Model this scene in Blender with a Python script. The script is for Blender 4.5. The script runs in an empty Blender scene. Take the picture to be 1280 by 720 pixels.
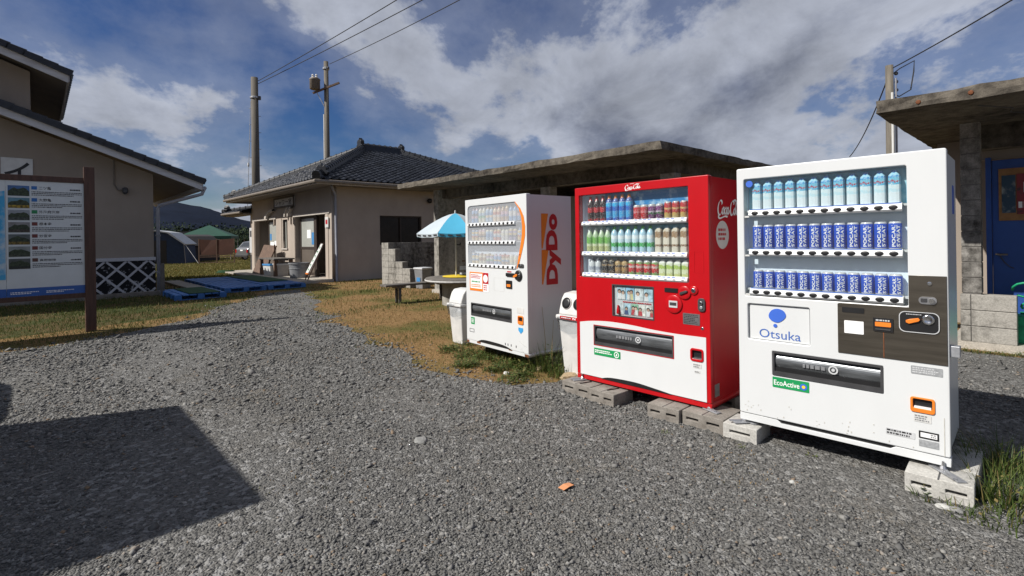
import bpy, bmesh, math, random
import numpy as np
from mathutils import Vector, Matrix
random.seed(7); rng = np.random.default_rng(7)
sc = bpy.context.scene; COL = sc.collection
PI = math.pi; R = math.radians

# ------------------------------------------------------------------ camera
F, HC, TH, CH = 640.0, 297.5, 0.015, 1.49      # focal (px of 1280), horizon row, roll, eye height
cd = bpy.data.cameras.new('camera'); cam = bpy.data.objects.new('camera', cd); COL.objects.link(cam)
cd.sensor_width = 36.0; cd.lens = 18.0; cd.shift_y = -62.5/1280; cd.clip_start = .05; cd.clip_end = 6000
cam.location = (0, 0, CH); cam.rotation_euler = (PI/2, TH, 0); sc.camera = cam
# ------------------------------------------------------------------ sun and sky
SUN_EL = R(42.5); SAZ = Vector((-.93, -.37)).normalized()     # horizontal direction towards the sun
sl = bpy.data.lights.new('sun', 'SUN'); so = bpy.data.objects.new('sun', sl); COL.objects.link(so)
sl.energy = 5.0; sl.angle = R(.53); sl.color = (1.0, .955, .89)
tosun = Vector((SAZ.x*math.cos(SUN_EL), SAZ.y*math.cos(SUN_EL), math.sin(SUN_EL)))
so.rotation_euler = tosun.to_track_quat('Z', 'Y').to_euler(); so.location = tosun*50
world = bpy.data.worlds.new('World'); sc.world = world; world.use_nodes = True
def build_world():
    nt = world.node_tree; nt.nodes.clear(); N = nt.nodes.new; L = nt.links.new
    out = N('ShaderNodeOutputWorld'); bg = N('ShaderNodeBackground'); bg.inputs[1].default_value = .048
    sky = N('ShaderNodeTexSky'); sky.sky_type = 'NISHITA'; sky.sun_disc = False
    sky.sun_elevation = SUN_EL; sky.sun_rotation = math.atan2(SAZ.x, SAZ.y) % (2*PI)
    sky.air_density = 1.0; sky.dust_density = .2; sky.ozone_density = 5.0
    tc = N('ShaderNodeTexCoord'); sep = N('ShaderNodeSeparateXYZ'); L(tc.outputs['Generated'], sep.inputs[0])
    def m(op, a, b=None, c=None):
        n = N('ShaderNodeMath'); n.operation = op
        for i, v in enumerate((a, b, c)):
            if v is None: continue
            if isinstance(v, (int, float)): n.inputs[i].default_value = v
            else: L(v, n.inputs[i])
        return n.outputs[0]
    zz = m('ADD', m('MAXIMUM', sep.outputs[2], 0.0), .38)
    comb = N('ShaderNodeCombineXYZ'); L(m('DIVIDE', sep.outputs[0], zz), comb.inputs[0]); L(m('DIVIDE', sep.outputs[1], zz), comb.inputs[1])
    mp = N('ShaderNodeMapping'); L(comb.outputs[0], mp.inputs[0]); mp.inputs['Location'].default_value = CLOUD_OFF
    mp.inputs['Rotation'].default_value = (0, 0, R(-28)); mp.inputs['Scale'].default_value = (1.0, .8, 1)
    def noise(sc_, det, rough, dist=0.0):
        n = N('ShaderNodeTexNoise'); n.inputs['Scale'].default_value = sc_; n.inputs['Detail'].default_value = det
        n.inputs['Roughness'].default_value = rough; n.inputs['Distortion'].default_value = dist
        L(mp.outputs[0], n.inputs['Vector']); return n.outputs['Fac']
    big = noise(.52, 2, .5); mid = noise(1.55, 13, .60, .1)
    low = m('MULTIPLY', m('POWER', m('SUBTRACT', 1.0, m('MINIMUM', m('MAXIMUM', sep.outputs[2], 0.0), 1.0)), 6.0), .30)   # more cloud seen edge-on towards the horizon
    den = m('ADD', m('ADD', m('MULTIPLY', big, 1.05), m('MULTIPLY', mid, .95)), low)
    def ramp(v, lo, hi, smooth=True):
        n = N('ShaderNodeMapRange'); n.interpolation_type = 'SMOOTHSTEP' if smooth else 'LINEAR'
        L(v, n.inputs[0]); n.inputs[1].default_value = lo; n.inputs[2].default_value = hi; return n.outputs[0]
    veil = m('MULTIPLY', ramp(den, .88, 1.08), .34)                     # thin veil round the heaps
    mask = m('MAXIMUM', veil, m('MULTIPLY', ramp(den, 1.02, 1.11), .97))
    thick = ramp(den, 1.10, 1.38)                       # thick cloud: grey base
    fine = noise(3.0, 9, .62, .4)
    cr = N('ShaderNodeMixRGB'); cr.inputs[1].default_value = (7.2, 7.7, 9.0, 1); cr.inputs[2].default_value = (1.6, 1.95, 3.1, 1); L(thick, cr.inputs[0])
    cv = N('ShaderNodeMixRGB'); cv.blend_type = 'MULTIPLY'; cv.inputs[0].default_value = 1
    L(cr.outputs[0], cv.inputs[1])
    vv = m('ADD', m('MULTIPLY', fine, 1.5), .25); c2 = N('ShaderNodeCombineXYZ')
    for i in range(3): L(vv, c2.inputs[i])
    L(c2.outputs[0], cv.inputs[2])
    mx = N('ShaderNodeMixRGB'); L(mask, mx.inputs[0]); hs = N('ShaderNodeHueSaturation'); hs.inputs['Saturation'].default_value = 1.25; hs.inputs['Hue'].default_value = .515; L(sky.outputs[0], hs.inputs['Color']); L(hs.outputs[0], mx.inputs[1]); L(cv.outputs[0], mx.inputs[2])
    L(mx.outputs[0], bg.inputs[0]); L(bg.outputs[0], out.inputs[0])
CLOUD_OFF = (20.4, 2.6, 0.0)
build_world()
sc.view_settings.view_transform = 'Standard'; sc.view_settings.look = 'None'
sc.view_settings.exposure = 0.27; sc.view_settings.gamma = 1.0; sc.view_settings.use_curve_mapping = False

# ------------------------------------------------------------------ helpers
def ray(x, y):
    dx, dy = x-640, y-HC
    return ((dx-TH*dy)/F, 1.0, -(dx*TH+dy)/F)
def ground(x, y, z=0.0):
    r = ray(x, y); D = (z-CH)/r[2]; return Vector((r[0]*D, D, z))
def at(x, y, D):
    r = ray(x, y); return Vector((r[0]*D, D, CH+r[2]*D))
ANG = R(-47); AX = Vector((math.cos(ANG), math.sin(ANG), 0)); BX = Vector((-AX.y, AX.x, 0))
def W(a, b, z=0.0): return AX*a + BX*b + Vector((0, 0, z))
def ab(p): return (p.x*AX.x+p.y*AX.y, p.x*BX.x+p.y*BX.y)

def tag(o, label, cat, group=None, kind=None):
    if label: o['label'] = label
    if cat: o['category'] = cat
    if group: o['group'] = group
    if kind: o['kind'] = kind
    return o
def empty(name, loc=(0, 0, 0), rz=0.0, label=None, cat=None, group=None):
    o = bpy.data.objects.new(name, None); COL.objects.link(o); o.empty_display_size = .1
    o.location = loc; o.rotation_euler = (0, 0, rz)
    if label: tag(o, label, cat, group)
    return o
def link(name, me, parent=None, loc=(0, 0, 0), rot=(0, 0, 0), scale=(1, 1, 1)):
    o = bpy.data.objects.new(name, me); COL.objects.link(o)
    o.location = loc; o.rotation_euler = rot; o.scale = scale
    if parent: o.parent = parent
    return o
class MB:
    def __init__(s): s.v = []; s.f = []
    def add(s, vs, fs):
        n = len(s.v); s.v += [tuple(v) for v in vs]; s.f += [tuple(i+n for i in f) for f in fs]; return s
    def box(s, x0, x1, y0, y1, z0, z1):
        return s.add([(x0,y0,z0),(x1,y0,z0),(x1,y1,z0),(x0,y1,z0),(x0,y0,z1),(x1,y0,z1),(x1,y1,z1),(x0,y1,z1)],
              [(0,3,2,1),(4,5,6,7),(0,1,5,4),(1,2,6,5),(2,3,7,6),(3,0,4,7)])
    def hexa(s, pts): # 8 points, bottom 4 ccw then top 4
        return s.add(pts, [(0,3,2,1),(4,5,6,7),(0,1,5,4),(1,2,6,5),(2,3,7,6),(3,0,4,7)])
    def bar(s, p, q, w, h=None, up=(0, 0, 1)):
        p = Vector(p); q = Vector(q); d = (q-p).normalized(); h = h or w
        u = Vector(up); 
        if abs(d.dot(u)) > .98: u = Vector((1, 0, 0))
        x = d.cross(u).normalized(); y = x.cross(d).normalized()
        c = [(-1,-1),(1,-1),(1,1),(-1,1)]
        vs = [p+x*(a*w/2)+y*(b*h/2) for a, b in c]+[q+x*(a*w/2)+y*(b*h/2) for a, b in c]
        return s.add(vs, [(0,3,2,1),(4,5,6,7),(0,1,5,4),(1,2,6,5),(2,3,7,6),(3,0,4,7)])
    def tube(s, pts, r, n=8, cap=True):
        pts = [Vector(p) for p in pts]; rs = r if isinstance(r, (list, tuple)) else [r]*len(pts)
        base = len(s.v); prevx = None
        for i, p in enumerate(pts):
            d = (pts[min(i+1, len(pts)-1)]-pts[max(i-1, 0)]).normalized()
            u = Vector((0, 0, 1)) if abs(d.z) < .95 else Vector((1, 0, 0))
            x = d.cross(u).normalized() if prevx is None else (prevx-d*prevx.dot(d)).normalized()
            prevx = x; y = d.cross(x)
            for k in range(n):
                t = 2*PI*k/n; s.v.append(tuple(p+x*math.cos(t)*rs[i]+y*math.sin(t)*rs[i]))
        for i in range(len(pts)-1):
            for k in range(n):
                a = base+i*n+k; b = base+i*n+(k+1) % n
                s.f.append((a, b, b+n, a+n))
        if cap:
            s.f.append(tuple(base+k for k in range(n))[::-1]); e = base+(len(pts)-1)*n
            s.f.append(tuple(e+k for k in range(n)))
        return s
    def lathe(s, prof, n=16, c=(0, 0, 0), sx=1, sy=1):
        base = len(s.v)
        for r, z in prof:
            for k in range(n):
                t = 2*PI*k/n; s.v.append((c[0]+r*math.cos(t)*sx, c[1]+r*math.sin(t)*sy, c[2]+z))
        for i in range(len(prof)-1):
            for k in range(n):
                a = base+i*n+k; b = base+i*n+(k+1) % n
                s.f.append((a, b, b+n, a+n))
        s.f.append(tuple(base+k for k in range(n))[::-1]); e = base+(len(prof)-1)*n
        s.f.append(tuple(e+k for k in range(n)))
        return s
    def prism(s, poly, d0, d1, plane='xz'):
        def P(a, b, d): return {'xz': (a, d, b), 'yz': (d, a, b), 'xy': (a, b, d)}[plane]
        n = len(poly)
        vs = [P(a, b, d0) for a, b in poly]+[P(a, b, d1) for a, b in poly]
        fs = [tuple(range(n)), tuple(range(2*n-1, n-1, -1))]+[(i, n+i, n+(i+1) % n, (i+1) % n) for i in range(n)]
        return s.add(vs, fs)
    def mesh(s, name, mat=None, smooth=False):
        me = bpy.data.meshes.new(name); me.from_pydata(s.v, [], s.f)
        bm = bmesh.new(); bm.from_mesh(me); bmesh.ops.recalc_face_normals(bm, faces=bm.faces); bm.to_mesh(me); bm.free()
        if mat: me.materials.append(mat)
        if smooth: me.polygons.foreach_set('use_smooth', [True]*len(me.polygons))
        return me
    def build(s, name, mat=None, parent=None, smooth=False, bevel=0, seg=2, autos=None):
        o = link(name, s.mesh(name, mat, smooth), parent)
        if bevel:
            b = o.modifiers.new('bevel', 'BEVEL'); b.width = bevel; b.segments = seg; b.limit_method = 'ANGLE'; b.angle_limit = R(40); b.harden_normals = False
        if autos:
            try: o.data.set_sharp_from_angle(angle=R(autos))
            except Exception: pass
        return o
def box(name, mat, parent, x0, x1, y0, y1, z0, z1, bevel=0):
    return MB().box(x0, x1, y0, y1, z0, z1).build(name, mat, parent, bevel=bevel)
def np_mesh(name, V, Fq, mat, smooth=False):
    me = bpy.data.meshes.new(name); V = np.asarray(V, np.float32); Fq = np.asarray(Fq, np.int32)
    me.vertices.add(len(V)); me.vertices.foreach_set('co', V.ravel())
    k = Fq.shape[1]; me.loops.add(Fq.size); me.loops.foreach_set('vertex_index', Fq.ravel())
    me.polygons.add(len(Fq)); me.polygons.foreach_set('loop_start', np.arange(0, Fq.size, k, dtype=np.int32))
    me.polygons.foreach_set('loop_total', np.full(len(Fq), k, np.int32))
    if smooth: me.polygons.foreach_set('use_smooth', np.ones(len(Fq), bool))
    me.update(calc_edges=True); me.materials.append(mat); return me
def rrect(x0, x1, z0, z1, r, n=5):
    if r <= 0: return [(x0,z0),(x1,z0),(x1,z1),(x0,z1)]
    o = []
    for cx, cz, a in ((x1-r,z0+r,-90),(x1-r,z1-r,0),(x0+r,z1-r,90),(x0+r,z0+r,180)):
        for k in range(n+1):
            t = R(a+90*k/n); o.append((cx+r*math.cos(t), cz+r*math.sin(t)))
    return o
def circ(cx, cz, r, n=20, rz=None): return [(cx+r*math.cos(2*PI*k/n), cz+(rz or r)*math.sin(2*PI*k/n)) for k in range(n)]
def catmull(pts, k=6, closed=False):
    P = [Vector(p) for p in pts]; n = len(P); o = []
    for i in range(n if closed else n-1):
        g = (lambda j: P[j % n]) if closed else (lambda j: P[max(0, min(n-1, j))])
        a, b, c, d = g(i-1), g(i), g(i+1), g(i+2)
        for q in range(k):
            t = q/k; o.append(.5*((2*b)+(c-a)*t+(2*a-5*b+4*c-d)*t*t+(3*b-a-3*c+d)*t**3))
    if not closed: o.append(P[-1])
    return [tuple(v) for v in o]
def plate_mesh(name, outer, holes, y0, y1, mat, bevel=0.0):
    """a sheet in the xz plane with holes, from depth y0 (front) to y1"""
    cu = bpy.data.curves.new(name, 'CURVE'); cu.dimensions = '2D'; cu.fill_mode = 'BOTH'
    th = (y1-y0); cu.extrude = max(th/2-bevel, .0002); cu.bevel_depth = bevel; cu.bevel_resolution = 2; cu.offset = -bevel
    for poly in [outer]+list(holes):
        sp = cu.splines.new('POLY'); sp.points.add(len(poly)-1)
        for p, q in zip(sp.points, poly): p.co = (q[0], q[1], 0, 1)
        sp.use_cyclic_u = True
    ob = bpy.data.objects.new(name, cu); me = bpy.data.meshes.new_from_object(ob)
    bpy.data.objects.remove(ob); bpy.data.curves.remove(cu)
    n = len(me.vertices); co = np.empty(n*3, np.float32); me.vertices.foreach_get('co', co); co = co.reshape(-1, 3)
    o = np.stack([co[:, 0], (y0+y1)/2-co[:, 2], co[:, 1]], 1); me.vertices.foreach_set('co', o.ravel())
    me.materials.clear(); me.materials.append(mat); me.update(); me.name = name
    return me
def plate(name, outer, holes, y0, y1, mat, parent, bevel=0.0):
    return link(name, plate_mesh(name, outer, holes, y0, y1, mat, bevel), parent)
TXT = {}
def text_verts(body, weight=0.0, spacing=1.0):
    key = (body, weight, spacing)
    if key in TXT: return TXT[key]
    cu = bpy.data.curves.new('text', 'FONT'); cu.body = body; cu.size = 1; cu.offset = weight; cu.space_character = spacing; cu.resolution_u = 3
    ob = bpy.data.objects.new('text', cu); COL.objects.link(ob); bpy.context.view_layer.update()
    me = bpy.data.meshes.new_from_object(ob); bpy.data.objects.remove(ob); bpy.data.curves.remove(cu)
    n = len(me.vertices); co = np.empty(n*3, np.float32); me.vertices.foreach_get('co', co); co = co.reshape(-1, 3)[:, :2].copy()
    fs = [tuple(p.vertices) for p in me.polygons]; bpy.data.meshes.remove(me)
    if n:
        mn = co.min(0); mxx = co.max(0); co = (co-mn)/np.maximum(mxx-mn, 1e-6)
    TXT[key] = (co, fs); return TXT[key]
def text(name, body, fn, mat, parent, weight=0.0, spacing=1.0):
    """fn maps (u, v) in 0..1 of the text's own box to a local point"""
    co, fs = text_verts(body, weight, spacing)
    return MB0(name, [fn(u, v) for u, v in co], fs, mat, parent)
def MB0(name, vs, fs, mat, parent):
    me = bpy.data.meshes.new(name); me.from_pydata([tuple(v) for v in vs], [], fs); me.materials.append(mat); me.update()
    return link(name, me, parent)
def xz(x0, x1, z0, z1, y): return lambda u, v: (x0+(x1-x0)*u, y, z0+(z1-z0)*v)
def copy_tree(o, parent=None):
    c = o.copy(); COL.objects.link(c); c.parent = parent
    for ch in list(o.children): copy_tree(ch, c)
    return c

# ------------------------------------------------------------------ materials
def pm(name, col, rough=.5, metal=0.0, var=.12, scale=6.0, bump=0.0, bscale=60.0, col2=None, fac=(.35, .65), spec=.5, coords='Object', detail=6, stretch=None, island=0.0):
    m = bpy.data.materials.new(name); m.use_nodes = True; nt = m.node_tree; N = nt.nodes.new; L = nt.links.new
    b = nt.nodes['Principled BSDF']; b.inputs['Roughness'].default_value = rough; b.inputs['Metallic'].default_value = metal
    b.inputs['Specular IOR Level'].default_value = spec
    tc = N('ShaderNodeTexCoord'); vec = tc.outputs[coords]
    if stretch:
        mp = N('ShaderNodeMapping'); mp.inputs['Scale'].default_value = stretch; L(vec, mp.inputs[0]); vec = mp.outputs[0]
    n = N('ShaderNodeTexNoise'); n.inputs['Scale'].default_value = scale; n.inputs['Detail'].default_value = detail; n.inputs['Roughness'].default_value = .6; L(vec, n.inputs['Vector'])
    mr = N('ShaderNodeMapRange'); L(n.outputs['Fac'], mr.inputs[0]); mr.inputs[1].default_value = fac[0]; mr.inputs[2].default_value = fac[1]
    mix = N('ShaderNodeMixRGB'); L(mr.outputs[0], mix.inputs[0])
    c2 = col2 or tuple(c*(1+var) for c in col); c1 = col if col2 else tuple(c*(1-var) for c in col)
    mix.inputs[1].default_value = (*c1, 1); mix.inputs[2].default_value = (*c2, 1); outc = mix.outputs[0]
    if island:
        g = N('ShaderNodeNewGeometry'); hs = N('ShaderNodeHueSaturation'); mr2 = N('ShaderNodeMapRange'); L(g.outputs['Random Per Island'], mr2.inputs[0])
        mr2.inputs[3].default_value = 1-island; mr2.inputs[4].default_value = 1+island; L(mr2.outputs[0], hs.inputs['Value']); L(outc, hs.inputs['Color']); outc = hs.outputs[0]
    L(outc, b.inputs['Base Color'])
    if bump:
        n2 = N('ShaderNodeTexNoise'); n2.inputs['Scale'].default_value = bscale; n2.inputs['Detail'].default_value = 5; L(vec, n2.inputs['Vector'])
        bp = N('ShaderNodeBump'); bp.inputs['Strength'].default_value = bump; bp.inputs['Distance'].default_value = .01; L(n2.outputs['Fac'], bp.inputs['Height']); L(bp.outputs[0], b.inputs['Normal'])
    return m
def bands(name, stops, rough=.3, axis=2, h=1.0, metal=0.0, busy=.010):
    """flat print: constant colour bands along one object axis (stops in metres)"""
    m = bpy.data.materials.new(name); m.use_nodes = True; nt = m.node_tree; N = nt.nodes.new; L = nt.links.new
    b = nt.nodes['Principled BSDF']; b.inputs['Roughness'].default_value = rough; b.inputs['Metallic'].default_value = metal
    tc = N('ShaderNodeTexCoord'); sp = N('ShaderNodeSeparateXYZ'); L(tc.outputs['Object'], sp.inputs[0])
    nz = N('ShaderNodeTexNoise'); nz.inputs['Scale'].default_value = 55; nz.inputs['Detail'].default_value = 3; L(tc.outputs['Object'], nz.inputs['Vector'])
    ma = N('ShaderNodeMath'); ma.operation = 'MULTIPLY_ADD'; sb = N('ShaderNodeMath'); sb.operation = 'SUBTRACT'; L(nz.outputs['Fac'], sb.inputs[0]); sb.inputs[1].default_value = .5
    L(sb.outputs[0], ma.inputs[0]); ma.inputs[1].default_value = busy*5; L(sp.outputs[axis], ma.inputs[2])     # printed artwork is not a ruled band
    mr = N('ShaderNodeMapRange'); L(ma.outputs[0], mr.inputs[0]); mr.inputs[1].default_value = 0; mr.inputs[2].default_value = h
    cr = N('ShaderNodeValToRGB'); cr.color_ramp.interpolation = 'CONSTANT'; L(mr.outputs[0], cr.inputs[0])
    e = cr.color_ramp.elements
    while len(e) < len(stops): e.new(.5)
    for i, (p, c) in enumerate(stops): e[i].position = min(1, p/h); 
    for i, (p, c) in enumerate(stops): e[i].color = (*c, 1)
    n3 = N('ShaderNodeTexNoise'); n3.inputs['Scale'].default_value = 140; L(tc.outputs['Object'], n3.inputs['Vector']); m3 = N('ShaderNodeMapRange'); L(n3.outputs['Fac'], m3.inputs[0]); m3.inputs[1].default_value = .56; m3.inputs[2].default_value = .62; m3.inputs[4].default_value = .55 if busy else 0
    x3 = N('ShaderNodeMixRGB'); L(m3.outputs[0], x3.inputs[0]); L(cr.outputs[0], x3.inputs[1]); x3.inputs[2].default_value = (.62, .62, .60, 1)
    L(x3.outputs[0], b.inputs['Base Color']); return m
def glass_mat(name, tint=(.96, .98, .98), refl=1.0, rough=.02):
    m = bpy.data.materials.new(name); m.use_nodes = True; nt = m.node_tree; nt.nodes.clear(); N = nt.nodes.new; L = nt.links.new
    out = N('ShaderNodeOutputMaterial'); tr = N('ShaderNodeBsdfTransparent'); tr.inputs[0].default_value = (*tint, 1)
    gl = N('ShaderNodeBsdfGlossy'); gl.inputs['Roughness'].default_value = rough; fr = N('ShaderNodeLayerWeight'); fr.inputs[0].default_value = .5
    pw = N('ShaderNodeMath'); pw.operation = 'POWER'; L(fr.outputs['Facing'], pw.inputs[0]); pw.inputs[1].default_value = 4
    ma = N('ShaderNodeMath'); ma.operation = 'MULTIPLY_ADD'; L(pw.outputs[0], ma.inputs[0]); ma.inputs[1].default_value = .8; ma.inputs[2].default_value = .035
    mu = N('ShaderNodeMath'); mu.operation = 'MULTIPLY'; mu.inputs[1].default_value = refl; L(ma.outputs[0], mu.inputs[0])
    mx = N('ShaderNodeMixShader'); L(mu.outputs[0], mx.inputs[0]); L(tr.outputs[0], mx.inputs[1]); L(gl.outputs[0], mx.inputs[2]); L(mx.outputs[0], out.inputs[0])
    return m
def weathered(name, light, dark, rough=.9, s1=1.2, s2=9.0, amt=(.42, .62), bump=.5, streak=True):
    """cast concrete: pale body, blotches of black lichen, fine pitting, vertical streaks"""
    m = bpy.data.materials.new(name); m.use_nodes = True; nt = m.node_tree; N = nt.nodes.new; L = nt.links.new
    b = nt.nodes['Principled BSDF']; b.inputs['Roughness'].default_value = rough; b.inputs['Specular IOR Level'].default_value = .2
    tc = N('ShaderNodeTexCoord')
    def noise(s, d, vec):
        n = N('ShaderNodeTexNoise'); n.inputs['Scale'].default_value = s; n.inputs['Detail'].default_value = d; n.inputs['Roughness'].default_value = .65; L(vec, n.inputs['Vector']); return n.outputs['Fac']
    mp = N('ShaderNodeMapping'); mp.inputs['Scale'].default_value = (1, 1, .25) if streak else (1, 1, 1); L(tc.outputs['Object'], mp.inputs[0])
    a = noise(s1, 8, mp.outputs[0]); c = noise(s2, 8, tc.outputs['Object'])
    ad = N('ShaderNodeMath'); ad.operation = 'MULTIPLY_ADD'; L(a, ad.inputs[0]); ad.inputs[1].default_value = .5
    mu = N('ShaderNodeMath'); mu.operation = 'MULTIPLY'; L(c, mu.inputs[0]); mu.inputs[1].default_value = .5; L(mu.outputs[0], ad.inputs[2])
    mr = N('ShaderNodeMapRange'); mr.inputs[1].default_value = amt[0]; mr.inputs[2].default_value = amt[1]; L(ad.outputs[0], mr.inputs[0])
    mx = N('ShaderNodeMixRGB'); mx.inputs[1].default_value = (*light, 1); mx.inputs[2].default_value = (*dark, 1); L(mr.outputs[0], mx.inputs[0])
    f = noise(70, 3, tc.outputs['Object']); mr2 = N('ShaderNodeMapRange'); L(f, mr2.inputs[0]); mr2.inputs[1].default_value = .3; mr2.inputs[2].default_value = .7; mr2.inputs[3].default_value = .75; mr2.inputs[4].default_value = 1.2
    hs = N('ShaderNodeHueSaturation'); L(mx.outputs[0], hs.inputs['Color']); L(mr2.outputs[0], hs.inputs['Value']); L(hs.outputs[0], b.inputs['Base Color'])
    bp = N('ShaderNodeBump'); bp.inputs['Strength'].default_value = bump; bp.inputs['Distance'].default_value = .012; L(ad.outputs[0], bp.inputs['Height'])
    bp2 = N('ShaderNodeBump'); bp2.inputs['Strength'].default_value = bump; bp2.inputs['Distance'].default_value = .004; L(f, bp2.inputs['Height']); L(bp.outputs[0], bp2.inputs['Normal']); L(bp2.outputs[0], b.inputs['Normal'])
    return m
def island_ramp(name, cols, rough=.85, spec=.2, trans=0.0):
    """colour drawn per loose piece (stone, blade) from a ramp of colours"""
    m = bpy.data.materials.new(name); m.use_nodes = True; nt = m.node_tree; N = nt.nodes.new; L = nt.links.new
    b = nt.nodes['Principled BSDF']; b.inputs['Roughness'].default_value = rough; b.inputs['Specular IOR Level'].default_value = spec
    g = N('ShaderNodeNewGeometry'); cr = N('ShaderNodeValToRGB'); L(g.outputs['Random Per Island'], cr.inputs[0]); e = cr.color_ramp.elements
    while len(e) < len(cols): e.new(.5)
    for i, (p, c) in enumerate(cols): e[i].position = p
    for i, (p, c) in enumerate(cols): e[i].color = (*c, 1)
    L(cr.outputs[0], b.inputs['Base Color'])
    if trans:
        out = nt.nodes['Material Output']; t = N('ShaderNodeBsdfTranslucent'); L(cr.outputs[0], t.inputs[0]); ms = N('ShaderNodeMixShader'); ms.inputs[0].default_value = trans
        L(b.outputs[0], ms.inputs[1]); L(t.outputs[0], ms.inputs[2]); L(ms.outputs[0], out.inputs[0])
    return m
M = {}
M['white_paint'] = pm('white_paint', (.62, .635, .64), .30, var=.025, scale=2.2, bump=.02, bscale=6, stretch=(2, 2, .8), fac=(.25, .75), detail=6)
M['white_side'] = M['white_paint']
M['white_dull'] = pm('white_dull', (.58, .58, .565), .55, var=.08, scale=5)
M['red_paint'] = pm('red_paint', (.43, .005, .009), .27, var=.05, scale=2.5, stretch=(2, 2, .8), bump=.02, bscale=6)
M['red_side'] = M['red_paint']
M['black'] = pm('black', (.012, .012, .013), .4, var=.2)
M['dark_grey'] = pm('dark_grey', (.045, .045, .048), .45, var=.2)
M['grey_plastic'] = pm('grey_plastic', (.20, .205, .215), .5, var=.1)
M['light_grey'] = pm('light_grey', (.50, .51, .52), .5, var=.08)
M['silver'] = pm('silver', (.55, .55, .56), .3, metal=.9, var=.15, scale=20)
M['chrome'] = pm('chrome', (.7, .7, .7), .15, metal=1, var=.05)
M['galv'] = pm('galv', (.38, .39, .41), .5, metal=.6, var=.25, scale=15)
M['bronze_steel'] = pm('bronze_steel', (.17, .150, .122), .30, metal=.85, var=.18, scale=2.5, stretch=(1, 1, 14))
M['flap'] = pm('flap', (.16, .17, .18), .3, metal=.5, var=.35, scale=5, stretch=(1, 1, 6))
M['glass'] = glass_mat('glass', (.95, .97, .97), .9)
M['orange'] = pm('orange', (.75, .20, .02), .4, var=.06)
M['orange_brand'] = pm('orange_brand', (.72, .23, .015), .45, var=.03)
M['red_brand'] = pm('red_brand', (.42, .006, .014), .4, var=.03)
M['blue_logo'] = pm('blue_logo', (.045, .13, .55), .4, var=.05)
M['blue_text'] = pm('blue_text', (.05, .13, .42), .4, var=.05)
M['green_sticker'] = pm('green_sticker', (.01, .26, .08), .4, var=.08)
M['white_print'] = pm('white_print', (.82, .82, .82), .5, var=.02)
M['yellow_print'] = pm('yellow_print', (.75, .55, .04), .5, var=.05)
M['ink'] = pm('ink', (.02, .02, .022), .6, var=.1)
M['grey_print'] = pm('grey_print', (.28, .29, .30), .6, var=.2, scale=60)
M['interior'] = pm('interior', (.70, .78, .86), .5, var=.05)
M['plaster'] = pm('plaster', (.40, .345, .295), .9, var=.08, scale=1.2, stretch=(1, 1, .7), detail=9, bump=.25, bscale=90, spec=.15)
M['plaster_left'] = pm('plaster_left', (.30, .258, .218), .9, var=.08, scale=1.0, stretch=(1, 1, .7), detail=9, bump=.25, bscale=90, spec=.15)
M['trim_white'] = pm('trim_white', (.46, .42, .375), .7, var=.1, scale=4, bump=.1)
M['fascia'] = pm('fascia', (.52, .53, .56), .75, col2=(.40, .40, .42), scale=5, fac=(.45, .7), bump=.3, bscale=20, stretch=(1, .25, 1.5))
M['soffit'] = pm('soffit', (.20, .175, .15), .85, var=.1, scale=2)
M['roof_tile'] = pm('roof_tile', (.022, .025, .033), .42, var=.3, scale=6, spec=.35, island=.4)
M['ridge_tile'] = pm('ridge_tile', (.014, .016, .021), .42, var=.3, scale=9, island=.3)
M['gutter'] = pm('gutter', (.17, .145, .12), .6, var=.15, scale=5)
M['pipe_grey'] = pm('pipe_grey', (.30, .31, .35), .5, var=.1)
M['wood_dark'] = pm('wood_dark', (.075, .036, .024), .6, var=.25, scale=4, stretch=(6, 6, .7), bump=.15)
M['wood_brown'] = pm('wood_brown', (.12, .07, .045), .7, var=.25, scale=4, stretch=(4, 4, .8), bump=.15)
M['wood_grey'] = pm('wood_grey', (.115, .105, .095), .85, var=.25, scale=6, bump=.3)
M['dark_brown'] = pm('dark_brown', (.035, .024, .018), .6, var=.2)
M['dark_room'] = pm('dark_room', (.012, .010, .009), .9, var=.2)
M['frosted'] = pm('frosted', (.36, .37, .34), .25, var=.08, scale=1.5)
M['panel_brown'] = pm('panel_brown', (.105, .085, .068), .6, var=.12, scale=2)
M['step_concrete'] = weathered('step_concrete', (.42, .39, .34), (.25, .23, .2), amt=(.45, .75), bump=.2, streak=False)
M['concrete'] = weathered('concrete', (.205, .182, .148), (.026, .022, .019), amt=(.32, .64), bump=.7)
M['concrete_under'] = M['concrete']
M['block'] = weathered('block', (.33, .315, .285), (.08, .075, .065), s1=2.0, amt=(.47, .66), bump=.6)
M['block_pillar'] = weathered('block_pillar', (.33, .315, .29), (.055, .051, .046), s1=2.2, amt=(.38, .60), bump=.6)
M['block_light'] = weathered('block_light', (.45, .44, .41), (.30, .29, .27), amt=(.45, .7), bump=.4, streak=False)
M['block_grey'] = weathered('block_grey', (.25, .23, .205), (.12, .105, .09), amt=(.42, .66), bump=.5, streak=False)
M['mortar'] = pm('mortar', (.16, .15, .14), .95, var=.2, scale=20)
M['blue_door'] = pm('blue_door', (.015, .068, .29), .5, var=.15, scale=2)
M['blue_pallet'] = pm('blue_pallet', (.04, .145, .40), .6, var=.2, scale=3)
M['green_mat'] = pm('green_mat', (.015, .06, .022), .95, var=.25, scale=30, bump=.4)
M['pole_concrete'] = pm('pole_concrete', (.105, .093, .076), .85, var=.2, scale=3, stretch=(2, 2, .3), bump=.2)
M['pole_wood'] = pm('pole_wood', (.125, .11, .088), .85, var=.3, scale=4, stretch=(4, 4, .4), bump=.3)
M['wire'] = pm('wire', (.015, .015, .016), .6, var=.1)
M['glass_hazy'] = glass_mat('glass_hazy', (.95, .96, .97), 1.0)
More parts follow.
